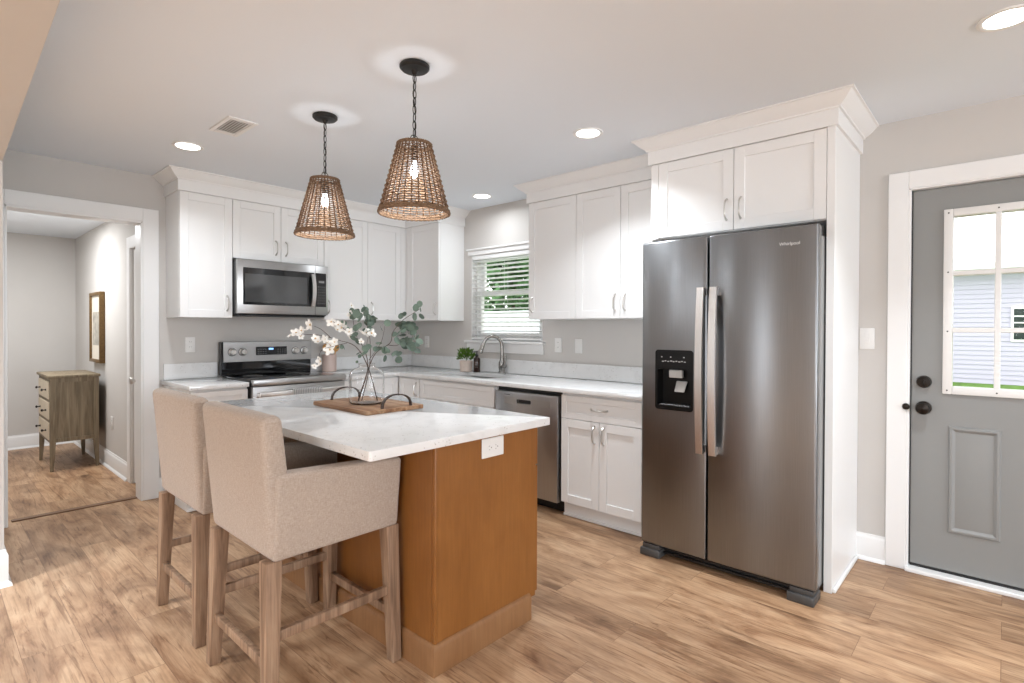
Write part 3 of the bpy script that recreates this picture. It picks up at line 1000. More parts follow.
fx, fy = -0.075, -1.452
t = thing('faucet', 'brushed steel gooseneck pull-down faucet behind the sink', 'faucet', (fx, fy, ZC1 + 0.0006))
b = MB(); b.lathe([(0.034, 0), (0.034, 0.010), (0.029, 0.014), (0.029, 0.040), (0.032, 0.046), (0.031, 0.100), (0.025, 0.112), (0.020, 0.122), (0.020, 0.140)], 28)
b.build('body', M['faucet'], t)
sd = Vector((-0.52, 0.50, 0)).normalized()
b = MB(); pts = [(0, 0, 0.13), (0, 0, 0.240)]
rr = 0.088
for i in range(15):
    a = PI * i / 14 * 0.90
    o = rr * (1 - math.cos(a))
    pts.append((sd.x * o, sd.y * o, 0.240 + rr * 1.15 * math.sin(a)))
b.tube(pts, 0.0155, 14)
b.build('spout', M['faucet'], t)
tip = Vector(pts[-1]); tdir = (Vector(pts[-1]) - Vector(pts[-2])).normalized()
b = MB(); b.tube([tip - tdir * 0.004, tip + tdir * 0.015, tip + tdir * 0.045, tip + tdir * 0.085, tip + tdir * 0.090], [0.0165, 0.019, 0.020, 0.024, 0.021], 16)
b.build('spray_head', M['faucet'], t)
b = MB(); q = tip + tdir * 0.046 - Vector((0.60, 0.55, 0)) * 0.0205; b.bar(q, q + tdir * 0.022, 0.010, 0.006, (1, 0, 0), 0.001); b.build('spray_button', M['black'], t)
hd2 = Vector((-0.25, -0.97, 0)).normalized()
b = MB()
b.tube([hd2 * 0.018 + Vector((0, 0, 0.07)), hd2 * 0.050 + Vector((0, 0, 0.07))], [0.021, 0.020], 16)
b.tube([hd2 * 0.046 + Vector((0, 0, 0.072)), hd2 * 0.052 + Vector((0, 0, 0.10)), hd2 * 0.058 + Vector((0, 0, 0.165))], [0.012, 0.010, 0.009], 12)
b.build('lever', M['faucet'], t)

# potted plant and soap bottle
px, py = -0.185, -1.085
t = thing('potted_plant', 'small bushy green plant in a blush pot behind the sink', 'plant', (px, py, ZC1 + 0.0005))
b = MB(); b.lathe([(0.047, 0), (0.056, 0.006), (0.063, 0.100), (0.064, 0.104), (0.057, 0.104), (0.054, 0.090)], 28); b.build('pot', M['pot'], t)
def leaf(mb, p, d, nrm, L, Wd, mt=None, n=6, cup=0.15):
    d = d.normalized()
    nrm = (nrm - d * d.dot(nrm))
    if nrm.length < 1e-4:
        nrm = d.orthogonal()
    nrm.normalize()
    s = d.cross(nrm)
    rim = []
    for i in range(2 * n):
        a = 2 * PI * i / (2 * n)
        u, v = 0.5 - 0.5 * math.cos(a), math.sin(a) * 0.5
        rim.append(mb.bm.verts.new(p + d * (u * L) + s * (v * Wd) + nrm * (cup * L * (v * v * 2.2 + (u - 0.5) ** 2 * 0.6))))
    c = mb.bm.verts.new(p + d * (0.5 * L))
    k = mb._mi(mt)
    for i in range(2 * n):
        f = mb.bm.faces.new((c, rim[i], rim[(i + 1) % (2 * n)]))
        f.material_index = k
rnd = random.Random(3)
b = MB()
for i in range(170):
    a = rnd.uniform(0, 2 * PI); el = rnd.uniform(-0.15, 1.3); r0 = rnd.uniform(0.035, 0.082)
    d = Vector((math.cos(a) * math.cos(el), math.sin(a) * math.cos(el), math.sin(el)))
    p = Vector((0, 0, 0.115)) + Vector((d.x * r0, d.y * r0, abs(d.z) * r0 * 1.25))
    leaf(b, p, d + Vector((0, 0, 0.3)), Vector((rnd.uniform(-1, 1), rnd.uniform(-1, 1), 1)), rnd.uniform(0.028, 0.044), rnd.uniform(0.014, 0.020), n=3)
for j in range(5):
    a = rnd.uniform(0, 2 * PI); lean = Vector((math.cos(a) * 0.25, math.sin(a) * 0.25, 1)).normalized()
    b.tube([Vector((0, 0, 0.10)), Vector((0, 0, 0.10)) + lean * 0.125], 0.0015, 5)
    for q in range(6):
        p = Vector((0, 0, 0.10)) + lean * (0.06 + 0.012 * q)
        aa = rnd.uniform(0, 6)
        leaf(b, p, Vector((math.cos(aa), math.sin(aa), 0.7)), Vector((0, 0, 1)), 0.022, 0.010, n=3)
b.build('foliage', M['leaf_green'], t)
t = thing('soap_bottle', 'dark amber pump bottle beside the plant pot', 'bottle', (-0.150, -1.196, ZC1 + 0.0005))
b = MB(); b.lathe([(0.030, 0), (0.032, 0.004), (0.032, 0.120), (0.028, 0.132), (0.013, 0.142), (0.013, 0.152)], 24); b.build('bottle_body', M['bottle'], t)
b = MB(); b.lathe([(0.015, 0.150), (0.015, 0.166), (0.006, 0.168), (0.005, 0.188), (0.009, 0.190), (0.009, 0.200)], 16); b.bar((0, 0, 0.196), (-0.030, 0.015, 0.192), 0.009, 0.007); b.build('pump', M['black'], t)
b = MB()
for z, w in ((0.088, 0.55), (0.074, 0.9), (0.060, 0.7), (0.047, 0.9)):
    n = 8
    for i in range(n):
        a0 = PI + R(38) + w * (i / n - 0.5); a1 = a0 + w / n * 0.55
        b.face([(0.0323 * math.cos(a0), 0.0323 * math.sin(a0), z), (0.0323 * math.cos(a1), 0.0323 * math.sin(a1), z), (0.0323 * math.cos(a1), 0.0323 * math.sin(a1), z + 0.004), (0.0323 * math.cos(a0), 0.0323 * math.sin(a0), z + 0.004)])
b.build('printed_label', M['tag_white'], t)

# ------------------------------------------------------------------ dishwasher
t = thing('dishwasher', 'stainless steel dishwasher built in right of the sink cabinet', 'dishwasher', (0, -1.912, 0), SINK)
b = MB(); b.box(0.004, 0.636, -0.600, -0.03, 0.09, 0.874); b.box(0.004, 0.636, -0.545, -0.05, 0.0, 0.10); b.build('tub', M['black'], t)
b = MB(); b.box(0.012, 0.624, -0.645, -0.601, 0.085, 0.846, 0.006, 2); d = b.build('door', M['steel_dw'], t)
c = MB(); c.box(0.235, 0.375, -0.70, -0.620, 0.762, 0.792, 0.006, 1); cut(d, c)
d.data.shade_smooth(); d.data.set_sharp_from_angle(angle=R(35))
b = MB(); b.box(0.236, 0.374, -0.625, -0.620, 0.763, 0.791); b.build('handle_pocket', M['black'], d)
b = MB(); b.box(0.105, 0.232, -0.6462, -0.6448, 0.752, 0.802, 0.0004, 1); b.build('control_strip', M['steel_h'], d); b = MB(); b.box(0.378, 0.560, -0.6462, -0.6448, 0.752, 0.802, 0.0004, 1); b.build('control_strip', M['steel_h'], d)
b = MB(); b.box(0.105, 0.165, -0.6456, -0.6448, 0.818, 0.824); b.build('brand_mark', M['gray_plastic'], d)

# ------------------------------------------------------------------ text helper
def text_mesh(s, size, name, mt, parent, loc, rot, depth=0.0006):
    cu = bpy.data.curves.new(name, 'FONT')
    cu.body = s
    cu.size = size
    cu.extrude = depth
    cu.align_x = 'CENTER'
    cu.align_y = 'CENTER'
    o = bpy.data.objects.new(name, cu)
    col.objects.link(o)
    bpy.context.view_layer.update()
    dg = bpy.context.evaluated_depsgraph_get()
    me = bpy.data.meshes.new_from_object(o.evaluated_get(dg))
    bpy.data.objects.remove(o)
    bpy.data.curves.remove(cu)
    me.materials.clear()
    me.materials.append(mt)
    o = bpy.data.objects.new(name, me)
    col.objects.link(o)
    o.parent = parent
    o.location = loc
    o.rotation_euler = rot
    return o

# ------------------------------------------------------------------ refrigerator
RY = -3.296
FR = thing('refrigerator', 'tall stainless steel side-by-side refrigerator with black dispenser', 'refrigerator', (0, RY, 0), SINK)
FW_, FY = 0.926, -0.822
b = MB(); b.box(0.012, 0.905, -0.735, -0.03, 0.03, 1.800, 0.004, 1); b.build('case', M['case'], FR)
b = MB(); b.box(0.012, 0.905, -0.750, -0.735, 0.09, 1.815); b.build('gasket', M['black'], FR)
SPL = 0.394
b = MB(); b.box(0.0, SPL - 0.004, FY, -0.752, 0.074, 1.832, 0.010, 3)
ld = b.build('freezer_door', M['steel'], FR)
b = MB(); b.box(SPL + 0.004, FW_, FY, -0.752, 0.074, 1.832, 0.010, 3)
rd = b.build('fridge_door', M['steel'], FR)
DX0, DX1, DZ0, DZ2 = 0.092, 0.312, 0.872, 1.205
c = MB(); c.prism(rounded_rect(DX0, DX1, DZ0, DZ2, 0.014), 'y', FY - 0.1, FY + 0.055); cut(ld, c)
for q in (ld,):
    q.data.shade_smooth(); q.data.set_sharp_from_angle(angle=R(35))
# dispenser: bezel, cavity, controls, paddles
b = MB()
outer = rounded_rect(DX0 - 0.004, DX1 + 0.004, DZ0 - 0.004, DZ2 + 0.004, 0.018)
inner = rounded_rect(DX0 + 0.010, DX1 - 0.010, DZ0 + 0.018, DZ2 - 0.105, 0.010)
def ringv(pts, y):
    return [b.bm.verts.new((x, y, z)) for x, z in pts]
r0, r1, r2, r3 = ringv(outer, FY + 0.001), ringv(outer, FY - 0.003), ringv(inner, FY - 0.003), ringv([(x * 0.94 + 0.012, z) for x, z in inner], FY + 0.050)
for A, B2 in ((r0, r1), (r1, r2), (r2, r3)):
    for j in range(len(A)):
        b.bm.faces.new((A[j], A[(j + 1) % len(A)], B2[(j + 1) % len(A)], B2[j]))
b.bm.faces.new(r3)
bmesh.ops.recalc_face_normals(b.bm, faces=b.bm.faces[:])
disp = b.build('dispenser', M['dispenser'], ld, smooth=25, label='black ice and water dispenser')
b = MB()
xx = DX0 + 0.035
for x in (0.125, 0.180, 0.258):
    b.box(x, x + 0.007, FY - 0.0040, FY - 0.0028, 1.166, 1.172)
for i in range(9):
    x = 0.130 + i * 0.0165
    b.box(x, x + (0.010 if i % 3 else 0.013), FY - 0.0040, FY - 0.0028, 1.141 + 0.003 * (i % 2), 1.146 + 0.003 * (i % 2))
b.build('control_marks', M['light_gray'], disp)
b = MB(); b.box(0.168, 0.246, FY + 0.006, FY + 0.030, 1.052, 1.096, 0.003, 1); b.box(0.2062, 0.2078, FY + 0.0045, FY + 0.0065, 1.052, 1.096); b.build('nozzle', M['light_gray'], disp)
b = MB(); b.hexa([(0.198, FY + 0.010, 0.972), (0.256, FY + 0.010, 0.972), (0.256, FY + 0.02, 0.972), (0.198, FY + 0.02, 0.972)],
                 [(0.200, FY + 0.036, 1.032), (0.264, FY + 0.036, 1.032), (0.264, FY + 0.046, 1.032), (0.200, FY + 0.046, 1.032)], 0.003, 1)
b.build('paddle', M['light_gray'], disp)
b = MB(); b.box(DX0 + 0.02, DX1 - 0.02, FY - 0.002, FY + 0.046, 0.892, 0.899, 0.002, 1)
for i in range(7):
    x = DX0 + 0.04 + i * 0.022
    b.box(x, x + 0.008, FY + 0.002, FY + 0.04, 0.899, 0.901)
b.build('drip_tray', M['gray_plastic'], disp)
# bowed handles
def fridge_handle(parent, x):
    mb = MB()
    z0, z1 = 0.655, 1.552
    n = 22
    prev = None
    for i in range(n + 1):
        u = -1 + 2 * i / n
        z = z0 + (z1 - z0) * i / n
        out = 0.028 + 0.022 * (1 - u * u)
        ring = [mb.bm.verts.new(p) for p in ((x - 0.019, FY - out - 0.014, z), (x + 0.019, FY - out - 0.014, z), (x + 0.019, FY - out + 0.002, z), (x - 0.019, FY - out + 0.002, z))]
        if prev:
            for j in range(4):
                mb.bm.faces.new((prev[j], prev[(j + 1) % 4], ring[(j + 1) % 4], ring[j]))
        else:
            mb.bm.faces.new(ring[::-1])
        prev = ring
    mb.bm.faces.new(prev)
    for z in (z0 + 0.004, z1 - 0.044):
        mb.box(x - 0.016, x + 0.016, FY - 0.034, FY + 0.001, z, z + 0.040)
    bmesh.ops.recalc_face_normals(mb.bm, faces=mb.bm.faces[:])
    mb.build('handle', M['handle_steel'], parent, label='bowed satin steel handle')
fridge_handle(ld, SPL - 0.026)
fridge_handle(rd, SPL + 0.044)
text_mesh('Whirlpool', 0.0225, 'brand_mark', M['stain_gray'], rd, (0.800, FY - 0.0005, 1.748), (R(90), 0, 0))
b = MB()
b.box(0.03, 0.90, -0.760, -0.70, 0.012, 0.052, 0.004, 1)
b.box(0.10, 0.82, -0.775, -0.70, 0.020, 0.034, 0.003, 1)
b.build('base_grille', M['black'], FR)
for x0, x1 in ((-0.002, 0.120), (0.800, 0.922)):
    b = MB(); b.box(x0, x1, -0.830, -0.70, 0.0, 0.044, 0.006, 2); b.box(x0 + 0.01, x1 - 0.006, -0.818, -0.70, 0.044, 0.070, 0.005, 2)
    b.build('foot_cover', M['gray_plastic'], FR)
b = MB(); b.box(0.84, 0.905, -0.75, -0.62, 1.801, 1.850, 0.006, 2); b.build('hinge_cover', M['black'], FR)
b = MB(); b.box(0.02, 0.085, -0.75, -0.62, 1.801, 1.850, 0.006, 2); b.build('hinge_cover', M['black'], FR)

# ------------------------------------------------------------------ range
RX = -2.006
RW = 0.778
ST = thing('range', 'stainless steel electric range with black glass cooktop between the base cabinets', 'range', (RX, 0, 0))
b = MB(); b.box(0.006, RW - 0.004, -0.650, -0.030, 0.02, 0.905, 0.002, 1); b.build('body', M['black'], ST)
b = MB(); b.box(0.006, RW - 0.002, -0.668, -0.090, 0.905, 0.926, 0.004, 2)
b.build('cooktop', M['black_glass'], ST)
for x, y, r in ((0.19, -0.50, 0.105), (0.58, -0.50, 0.085), (0.19, -0.24, 0.075), (0.58, -0.24, 0.10)):
    b = MB(); b.tube([(x + r * math.cos(2 * PI * i / 40), y + r * math.sin(2 * PI * i / 40), 0.9262) for i in range(40)], 0.0012, 5, closed=True)
    b.build('burner_ring', M['gray_plastic'], ST)
b = MB(); b.box(0.004, RW, -0.712, -0.668, 0.884, 0.931, 0.005, 2); b.build('front_rail', M['steel_h'], ST)
b = MB(); b.box(0.008, RW - 0.004, -0.692, -0.651, 0.205, 0.876, 0.004, 2); od = b.build('oven_door', M['steel_h'], ST)
b = MB(); b.box(0.11, RW - 0.10, -0.6935, -0.690, 0.33, 0.700, 0.001, 1); b.build('oven_window', M['black_glass'], od)
b = MB(); b.box(0.035, RW - 0.03, -0.752, -0.730, 0.795, 0.838, 0.008, 3); b.box(0.04, 0.07, -0.735, -0.690, 0.803, 0.830, 0.003, 1); b.box(RW - 0.065, RW - 0.035, -0.735, -0.690, 0.803, 0.830, 0.003, 1)
b.build('handle', M['handle_steel'], od)
b = MB(); b.box(0.008, RW - 0.004, -0.690, -0.651, 0.03, 0.196, 0.004, 2); b.build('storage_drawer', M['steel_h'], ST)
b = MB(); b.box(0.0, RW, -0.088, -0.022, 0.926, 1.206, 0.003, 1); b.build('backguard', M['black_glass'], ST)
b = MB(); b.hexa([(0.012, -0.099, 1.036), (RW - 0.0, -0.099, 1.036), (RW, -0.0885, 1.036), (0.012, -0.0885, 1.036)],
                 [(0.012, -0.093, 1.207), (RW - 0.0, -0.093, 1.207), (RW, -0.0885, 1.207), (0.012, -0.0885, 1.207)], 0.002, 1)
cp = b.build('control_panel', M['steel_h'], ST)
b = MB(); b.box(0.275, 0.545, -0.1015, -0.0945, 1.088, 1.160, 0.002, 1); ds = b.build('display', M['black_glass'], cp)
b = MB(); b.box(0.383, 0.423, -0.1022, -0.1012, 1.133, 1.148); b.build('clock_digits', M['lcd'], ds)
for x0 in (0.29, 0.46):
    b = MB()
    for i in range(4):
        for j in range(3):
            x = x0 + i * 0.021; z = 1.097 + j * 0.018
            b.box(x, x + 0.009, -0.1021, -0.1012, z, z + 0.005)
    b.build('keypad', M['key'], ds)
for x in (0.080, 0.165, 0.625, 0.708):
    b = MB(); b.lathe([(0.030, 0.0), (0.030, 0.006), (0.025, 0.008), (0.023, 0.034), (0.020, 0.037)], 24, (0, 0, 0), axis='y'); b.box(-0.006, 0.006, -0.044, -0.034, -0.022, 0.022, 0.002, 1)
    kb = b.build('knob', M['handle_steel'], cp, (x, -0.0975, 1.120))
    q = MB(); q.lathe([(0.0345, 0.0), (0.0345, 0.002), (0.030, 0.002)], 24, (0, 0, 0), axis='y'); q.build('knob_ring', M['black'], kb)
# towel over the oven handle
tx0, tx1 = -1.715, -1.470
b = MB()
sec = []
for i in range(9):
    a = PI * i / 8
    sec.append((-0.741 + 0.017 * -math.cos(a) * -1 * -1, 0.842 + 0.010 * math.sin(a)))
front = [(-0.759, 0.45), (-0.760, 0.62), (-0.759, 0.80)]
backp = [(-0.7225, 0.80), (-0.7215, 0.62), (-0.7215, 0.56)]
mid = [(-0.741 - 0.0185 * math.cos(PI * i / 8), 0.834 + 0.014 * math.sin(PI * i / 8)) for i in range(9)]
line = front + mid + backp
prev = None
nx = 26
grid = []
for (y, z) in line:
    row = []
    for i in range(nx + 1):
        u = i / nx
        hang = max(0, min(1, (0.80 - z) / 0.3))
        w = 0.006 * math.sin(u * 21) * hang
        row.append(b.bm.verts.new((tx0 + (tx1 - tx0) * u, y - (w if y < -0.74 else -abs(w) * 0.0), z)))
    grid.append(row)
for A, B2 in zip(grid, grid[1:]):
    for i in range(nx):
        b.bm.faces.new((A[i], A[i + 1], B2[i + 1], B2[i]))
ret = bmesh.ops.solidify(b.bm, geom=b.bm.faces[:], thickness=0.0025)
tag(b.build('dish_towel', M['towel'], smooth=60), 'white striped dish towel hanging over the oven door handle', 'towel')

# ------------------------------------------------------------------ microwave
MW = thing('microwave', 'stainless over-the-range microwave mounted under the short cabinet', 'microwave', (-2.004, 0, 1.430))
mw, mh, my = 0.772, 0.434, -0.408
b = MB(); b.box(0.0, mw, -0.375, -0.002, 0.0, mh, 0.003, 1); b.build('case', M['black'], MW)
b = MB(); b.box(0.0, mw, -0.408, -0.376, 0.008, mh + 0.008, 0.005, 2)
fc = b.build('front', M['steel_h'], MW)
xs = 0.652
b = MB(); b.box(xs - 0.0015, xs + 0.0015, my - 0.0008, my + 0.001, 0.009, mh + 0.007); b.build('door_gap', M['black'], fc)
b = MB(); b.box(0.046, 0.640, my - 0.004, my + 0.001, 0.080, 0.376, 0.003, 1); dw = b.build('door_glass', M['black_glass'], fc)
b = MB(); b.box(0.060, 0.575, my - 0.0052, my - 0.003, 0.100, 0.328, 0.001, 1); b.build('window_mesh', M['mw_glass'], dw)
b = MB(); b.box(xs + 0.004, mw - 0.018, my - 0.004, my + 0.001, 0.080, 0.376, 0.003, 1); kp = b.build('control_panel', M['black_glass'], fc)
b = MB(); b.box(xs + 0.030, xs + 0.082, my - 0.0050, my - 0.0035, 0.290, 0.308); b.build('clock_window', M['key'], kp)
b = MB()
for i in range(4):
    for j in range(7):
        x = xs + 0.022 + i * 0.020; z = 0.108 + j * 0.024
        b.box(x, x + 0.010, my - 0.0048, my - 0.0035, z, z + 0.006)
b.build('keypad', M['key'], kp)
b = MB()
prev = None
for i in range(15):
    u = -1 + 2 * i / 14
    z = 0.222 + u * 0.140
    out = 0.012 + 0.030 * (1 - u * u)
    ring = [b.bm.verts.new(p) for p in ((0.605, my - out - 0.012, z), (0.637, my - out - 0.012, z), (0.637, my - out + 0.001, z), (0.605, my - out + 0.001, z))]
    if prev:
        for j in range(4):
            b.bm.faces.new((prev[j], prev[(j + 1) % 4], ring[(j + 1) % 4], ring[j]))
    else:
        b.bm.faces.new(ring[::-1])
    prev = ring
b.bm.faces.new(prev)
for z in (0.084, 0.336):
    b.box(0.609, 0.633, my - 0.020, my - 0.001, z, z + 0.024)
bmesh.ops.recalc_face_normals(b.bm, faces=b.bm.faces[:])
b.build('handle', M['handle_steel'], fc)
b = MB(); b.box(0.02, mw - 0.02, -0.39, -0.10, -0.012, 0.0, 0.003, 1); b.build('underside_vent', M['black'], MW)

# crock beside the range
t = thing('utensil_crock', 'pale pink crock with amber pieces standing on the worktop right of the range', 'crock', (-1.065, -0.130, ZC1 + 0.0005))
b = MB(); b.lathe([(0.062, 0), (0.066, 0.004), (0.066, 0.050), (0.0645, 0.052), (0.066, 0.054), (0.066, 0.100), (0.0645, 0.102), (0.066, 0.104), (0.066, 0.160), (0.060, 0.160), (0.058, 0.03)], 32)
b.build('pot', M['crock'], t)
for (dx_, dy_, rz) in ((-0.028, -0.012, 0.3), (0.030, -0.02, -0.4), (0.005, 0.02, 0.1)):
    b = MB()
    top = Vector((dx_ * 1.7, dy_ * 1.5, 0.205))
    b.tube([(dx_ * 0.6, dy_ * 0.6, 0.03), top], 0.0055, 8)
    g0 = len(b.bm.verts)
    b.ball((top.x, top.y, top.z + 0.018), 0.034, (1, 0.35, 1.15), 2)
    b.build('spoon', M['amber'], t)

# ------------------------------------------------------------------ island
IX0, IX1, IY0, IY1 = -2.368, -1.770, -3.275, -1.70
IS = thing('kitchen_island', 'honey-stained wooden kitchen island under the white quartz top', 'island', ((IX0 + IX1) / 2, (IY0 + IY1) / 2, 0))
ox, oy = (IX0 + IX1) / 2, (IY0 + IY1) / 2
def isl(mb, name, mt, label=None):
    for v in mb.bm.verts:
        v.co.x -= ox
        v.co.y -= oy
    return mb.build(name, mt, IS, label=label)
b = MB(); b.box(IX0 + 0.008, IX1, IY0 + 0.008, IY1, 0.10, 0.8785, 0.001, 1); b.box(IX0 + 0.01, IX1 - 0.07, IY0 + 0.01, IY1 - 0.01, 0.0, 0.10); isl(b, 'carcass', M['honey'])
b = MB(); b.box(IX0, IX1 + 0.001, IY0, IY0 + 0.0075, 0.09, 0.8785, 0.001, 1); b.box(IX0 - 0.001, IX0 + 0.014, IY0 - 0.003, IY0 + 0.02, 0.09, 0.8785, 0.003, 2); isl(b, 'end_panel', M['honey'])
b = MB(); b.box(IX0 - 0.001, IX0 + 0.0075, IY0 + 0.02, IY1, 0.09, 0.8785, 0.001, 1); isl(b, 'back_panel', M['honey'])
b = MB()
pr = [(0, 0), (0.016, 0), (0.016, 0.098), (0.012, 0.106), (0.006, 0.114), (0, 0.116)]
b.sweep([(IX0, IY1), (IX0, IY0), (IX1 - 0.044, IY0)], [(o, z) for o, z in pr])
isl(b, 'base_moulding', M['honey_light'], 'lighter brown base moulding')
# drawer and door fronts on the working side (face +X)
n_un = 3
for i in range(n_un):
    y1 = IY0 + 0.004 + (IY1 - IY0 - 0.008) * (i + 1) / n_un - 0.002
    y0 = IY0 + 0.004 + (IY1 - IY0 - 0.008) * i / n_un + 0.002
    for z0, z1, nm in ((0.105, 0.690, 'door'), (0.696, 0.868, 'drawer')):
        mb = MB()
        shaker(mb, y0, y1, z0, z1, 0.0, fw=0.055 if nm == 'door' else 0.04)
        for v in mb.bm.verts:
            x, y = v.co.x, v.co.y
            v.co.x, v.co.y = IX1 + 0.002 - y, x
        isl(mb, nm, M['honey'])
# outlet on the end panel
b = MB(); b.box(-2.122, -1.990, IY0 - 0.006, IY0 - 0.0005, 0.784, 0.866, 0.003, 1); ol = isl(b, 'outlet_plate', M['white_plastic'], 'white outlet plate')
for cx in (-2.075, -2.037):
    mb = MB()
    mb.lathe([(0.0165, 0.0), (0.0165, 0.0012)], 20, (cx, IY0 - 0.0062, 0.825), axis='y', mt=M['white_plastic'])
    mb.box(cx - 0.008, cx - 0.002, IY0 - 0.0083, IY0 - 0.0072, 0.832, 0.8335, mt=M['slot']); mb.box(cx - 0.008, cx - 0.002, IY0 - 0.0083, IY0 - 0.0072, 0.817, 0.8185, mt=M['slot']); mb.box(cx + 0.004, cx + 0.008, IY0 - 0.0083, IY0 - 0.0072, 0.8235, 0.8275, mt=M['slot'])
    for v in mb.bm.verts:
        v.co.x -= ox; v.co.y -= oy
    mb.build('socket', M['white_plastic'], ol)
b = MB(); b.prism(rounded_rect(-2.680, -1.708, -3.316, -1.635, 0.012, 4), 'z', ZC0 - 0.001, ZC1, 0.006, 3)
tag(b.build('island_worktop', M['quartz']), 'large white speckled quartz worktop lying on the wooden island', 'worktop')

# ------------------------------------------------------------------ bar stools
def make_stool(loc, label):
    t = thing('bar_stool', label, 'bar stool', loc, 0, 'upholstered bar stools at the island')
    hw_ = 0.285
    def taper(mb):
        for v in mb.bm.verts:
            k = (v.co.z - 0.54) / 0.30
            v.co.y *= 0.915 + 0.085 * k if k < 1 else 1.0 + 0.02 * (k - 1)
    # backrest, slightly reclined, wrapping the full width
    b = MB()
    b.hexa([(-0.250, -hw_ + 0.004, 0.545), (-0.150, -hw_ + 0.004, 0.545), (-0.150, hw_ - 0.004, 0.545), (-0.250, hw_ - 0.004, 0.545)],
           [(-0.287, -hw_ + 0.004, 1.036), (-0.216, -hw_ + 0.004, 1.036), (-0.216, hw_ - 0.004, 1.036), (-0.287, hw_ - 0.004, 1.036)], 0.026, 4)
    taper(b)
    b.build('backrest', M['fabric'], t)
    for sg in (-1, 1):
        b = MB()
        y0, y1 = sorted((sg * hw_, sg * (hw_ - 0.075)))
        b.prism([(-0.240, 0.540), (0.262, 0.540), (0.266, 0.814), (0.10, 0.822), (-0.165, 0.836), (-0.240, 0.838)], 'y', y0, y1, 0.016, 3)
        taper(b)
        b.build('arm', M['fabric'], t)
    b = MB(); b.box(-0.205, 0.254, -hw_ + 0.075, hw_ - 0.075, 0.542, 0.635, 0.012, 2); b.build('seat_base', M['fabric'], t)
    b = MB(); b.box(-0.190, 0.262, -hw_ + 0.078, hw_ - 0.078, 0.636, 0.715, 0.030, 4); b.build('seat_cushion', M['fabric'], t)
    legs = {}
    for sx in (-1, 1):
        for sy in (-1, 1):
            b = MB()
            top = Vector((sx * 0.228 + (-0.006 if sx < 0 else 0.010), sy * 0.229, 0.542)); bot = Vector((sx * 0.243 + (0.006 if sx > 0 else -0.006), sy * 0.253, 0.0))
            legs[(sx, sy)] = (top, bot)
            s0, s1 = 0.028, 0.021
            q = [(-1, -1), (1, -1), (1, 1), (-1, 1)]
            b.hexa([bot + Vector((a * s1, c * s1, 0)) for a, c in q], [top + Vector((a * s0, c * s0, 0)) for a, c in q], 0.003, 2)
            b.build('leg', M['oak'], t)
    def at(l, z):
        tp, bt = legs[l]
        return bt + (tp - bt) * (z / 0.542)
    for a, c, z in (((-1, -1), (1, -1), 0.285), ((-1, 1), (1, 1), 0.285), ((-1, -1), (-1, 1), 0.190), ((1, -1), (1, 1), 0.190)):
        b = MB(); b.bar(at(a, z), at(c, z), 0.022, 0.034, (0, 0, 1), 0.002); b.build('stretcher', M['oak'], t)
    return t
near = make_stool((-2.662, -2.826, 0), 'oatmeal linen bar stool with wooden legs nearest the viewer')
dup(near, (-2.660, -2.150, 0), 0.0, 'oatmeal linen bar stool with wooden legs partly hidden behind the nearer stool')

# ------------------------------------------------------------------ serving board, vase and branches
tcx, tcy = -2.106, -2.404
t = thing('serving_board', 'rectangular wooden serving board with strap handles on the island worktop', 'serving board', (tcx, tcy, ZC1 + 0.0005))
b = MB(); b.prism(rounded_rect(-0.171, 0.171, -0.262, 0.262, 0.016, 4), 'z', 0, 0.020, 0.004, 2); b.build('board', M['board'], t)
for sg in (-1, 1):
    b = MB()
    pts = []
    for i in range(19):
        a = PI * i / 18
        pts.append((-0.085 * math.cos(a) + 0.015, sg * 0.238, 0.021 + 0.062 * math.sin(a) ** 0.8))
    b.tube(pts, 0.0085, 8, flat=(0.35, 1.0), up=None) if False else None
    prev = None
    for i, p in enumerate(pts):
        p = Vector(p)
        tn = Vector(pts[min(i + 1, 18)]) - Vector(pts[max(i - 1, 0)]); tn.normalize()
        nn = Vector((0, 1, 0)).cross(tn)
        ring = [b.bm.verts.new(p + Vector((0, sy * 0.009, 0)) + nn * so * 0.0028) for sy, so in ((-1, -1), (1, -1), (1, 1), (-1, 1))]
        if prev:
            for j in range(4):
                b.bm.faces.new((prev[j], prev[(j + 1) % 4], ring[(j + 1) % 4], ring[j]))
        else:
            b.bm.faces.new(ring[::-1])
        prev = ring
    b.bm.faces.new(prev)
    bmesh.ops.recalc_face_normals(b.bm, faces=b.bm.faces[:])
    for x in (pts[0][0], pts[-1][0]):
        b.lathe([(0.008, 0.020), (0.008, 0.024), (0.004, 0.026)], 12, (x, sg * 0.238, 0.0))
    b.build('handle', M['leather'], t, label='dark arched strap handle')

vx, vy, vz = -2.128, -2.432, ZC1 + 0.0215
b = MB()
out_p = [(0.0, 0.0), (0.060, 0.0), (0.080, 0.003), (0.088, 0.012), (0.089, 0.030), (0.089, 0.138), (0.086, 0.156), (0.077, 0.172), (0.062, 0.182), (0.046, 0.187), (0.040, 0.192), (0.040, 0.205), (0.043, 0.209)]
in_p = [(0.0415, 0.209), (0.0382, 0.205), (0.0382, 0.191), (0.045, 0.1852), (0.061, 0.1803), (0.0757, 0.1708), (0.0844, 0.1555), (0.0874, 0.138), (0.0874, 0.030), (0.0864, 0.014), (0.079, 0.007), (0.058, 0.005), (0.0, 0.005)]
b.lathe(out_p[1:] + in_p[:-1], 48)
tag(b.build('glass_vase', M['glass'], None, (vx, vy, vz), smooth=50), 'clear glass bottle vase standing on the wooden serving board', 'vase')

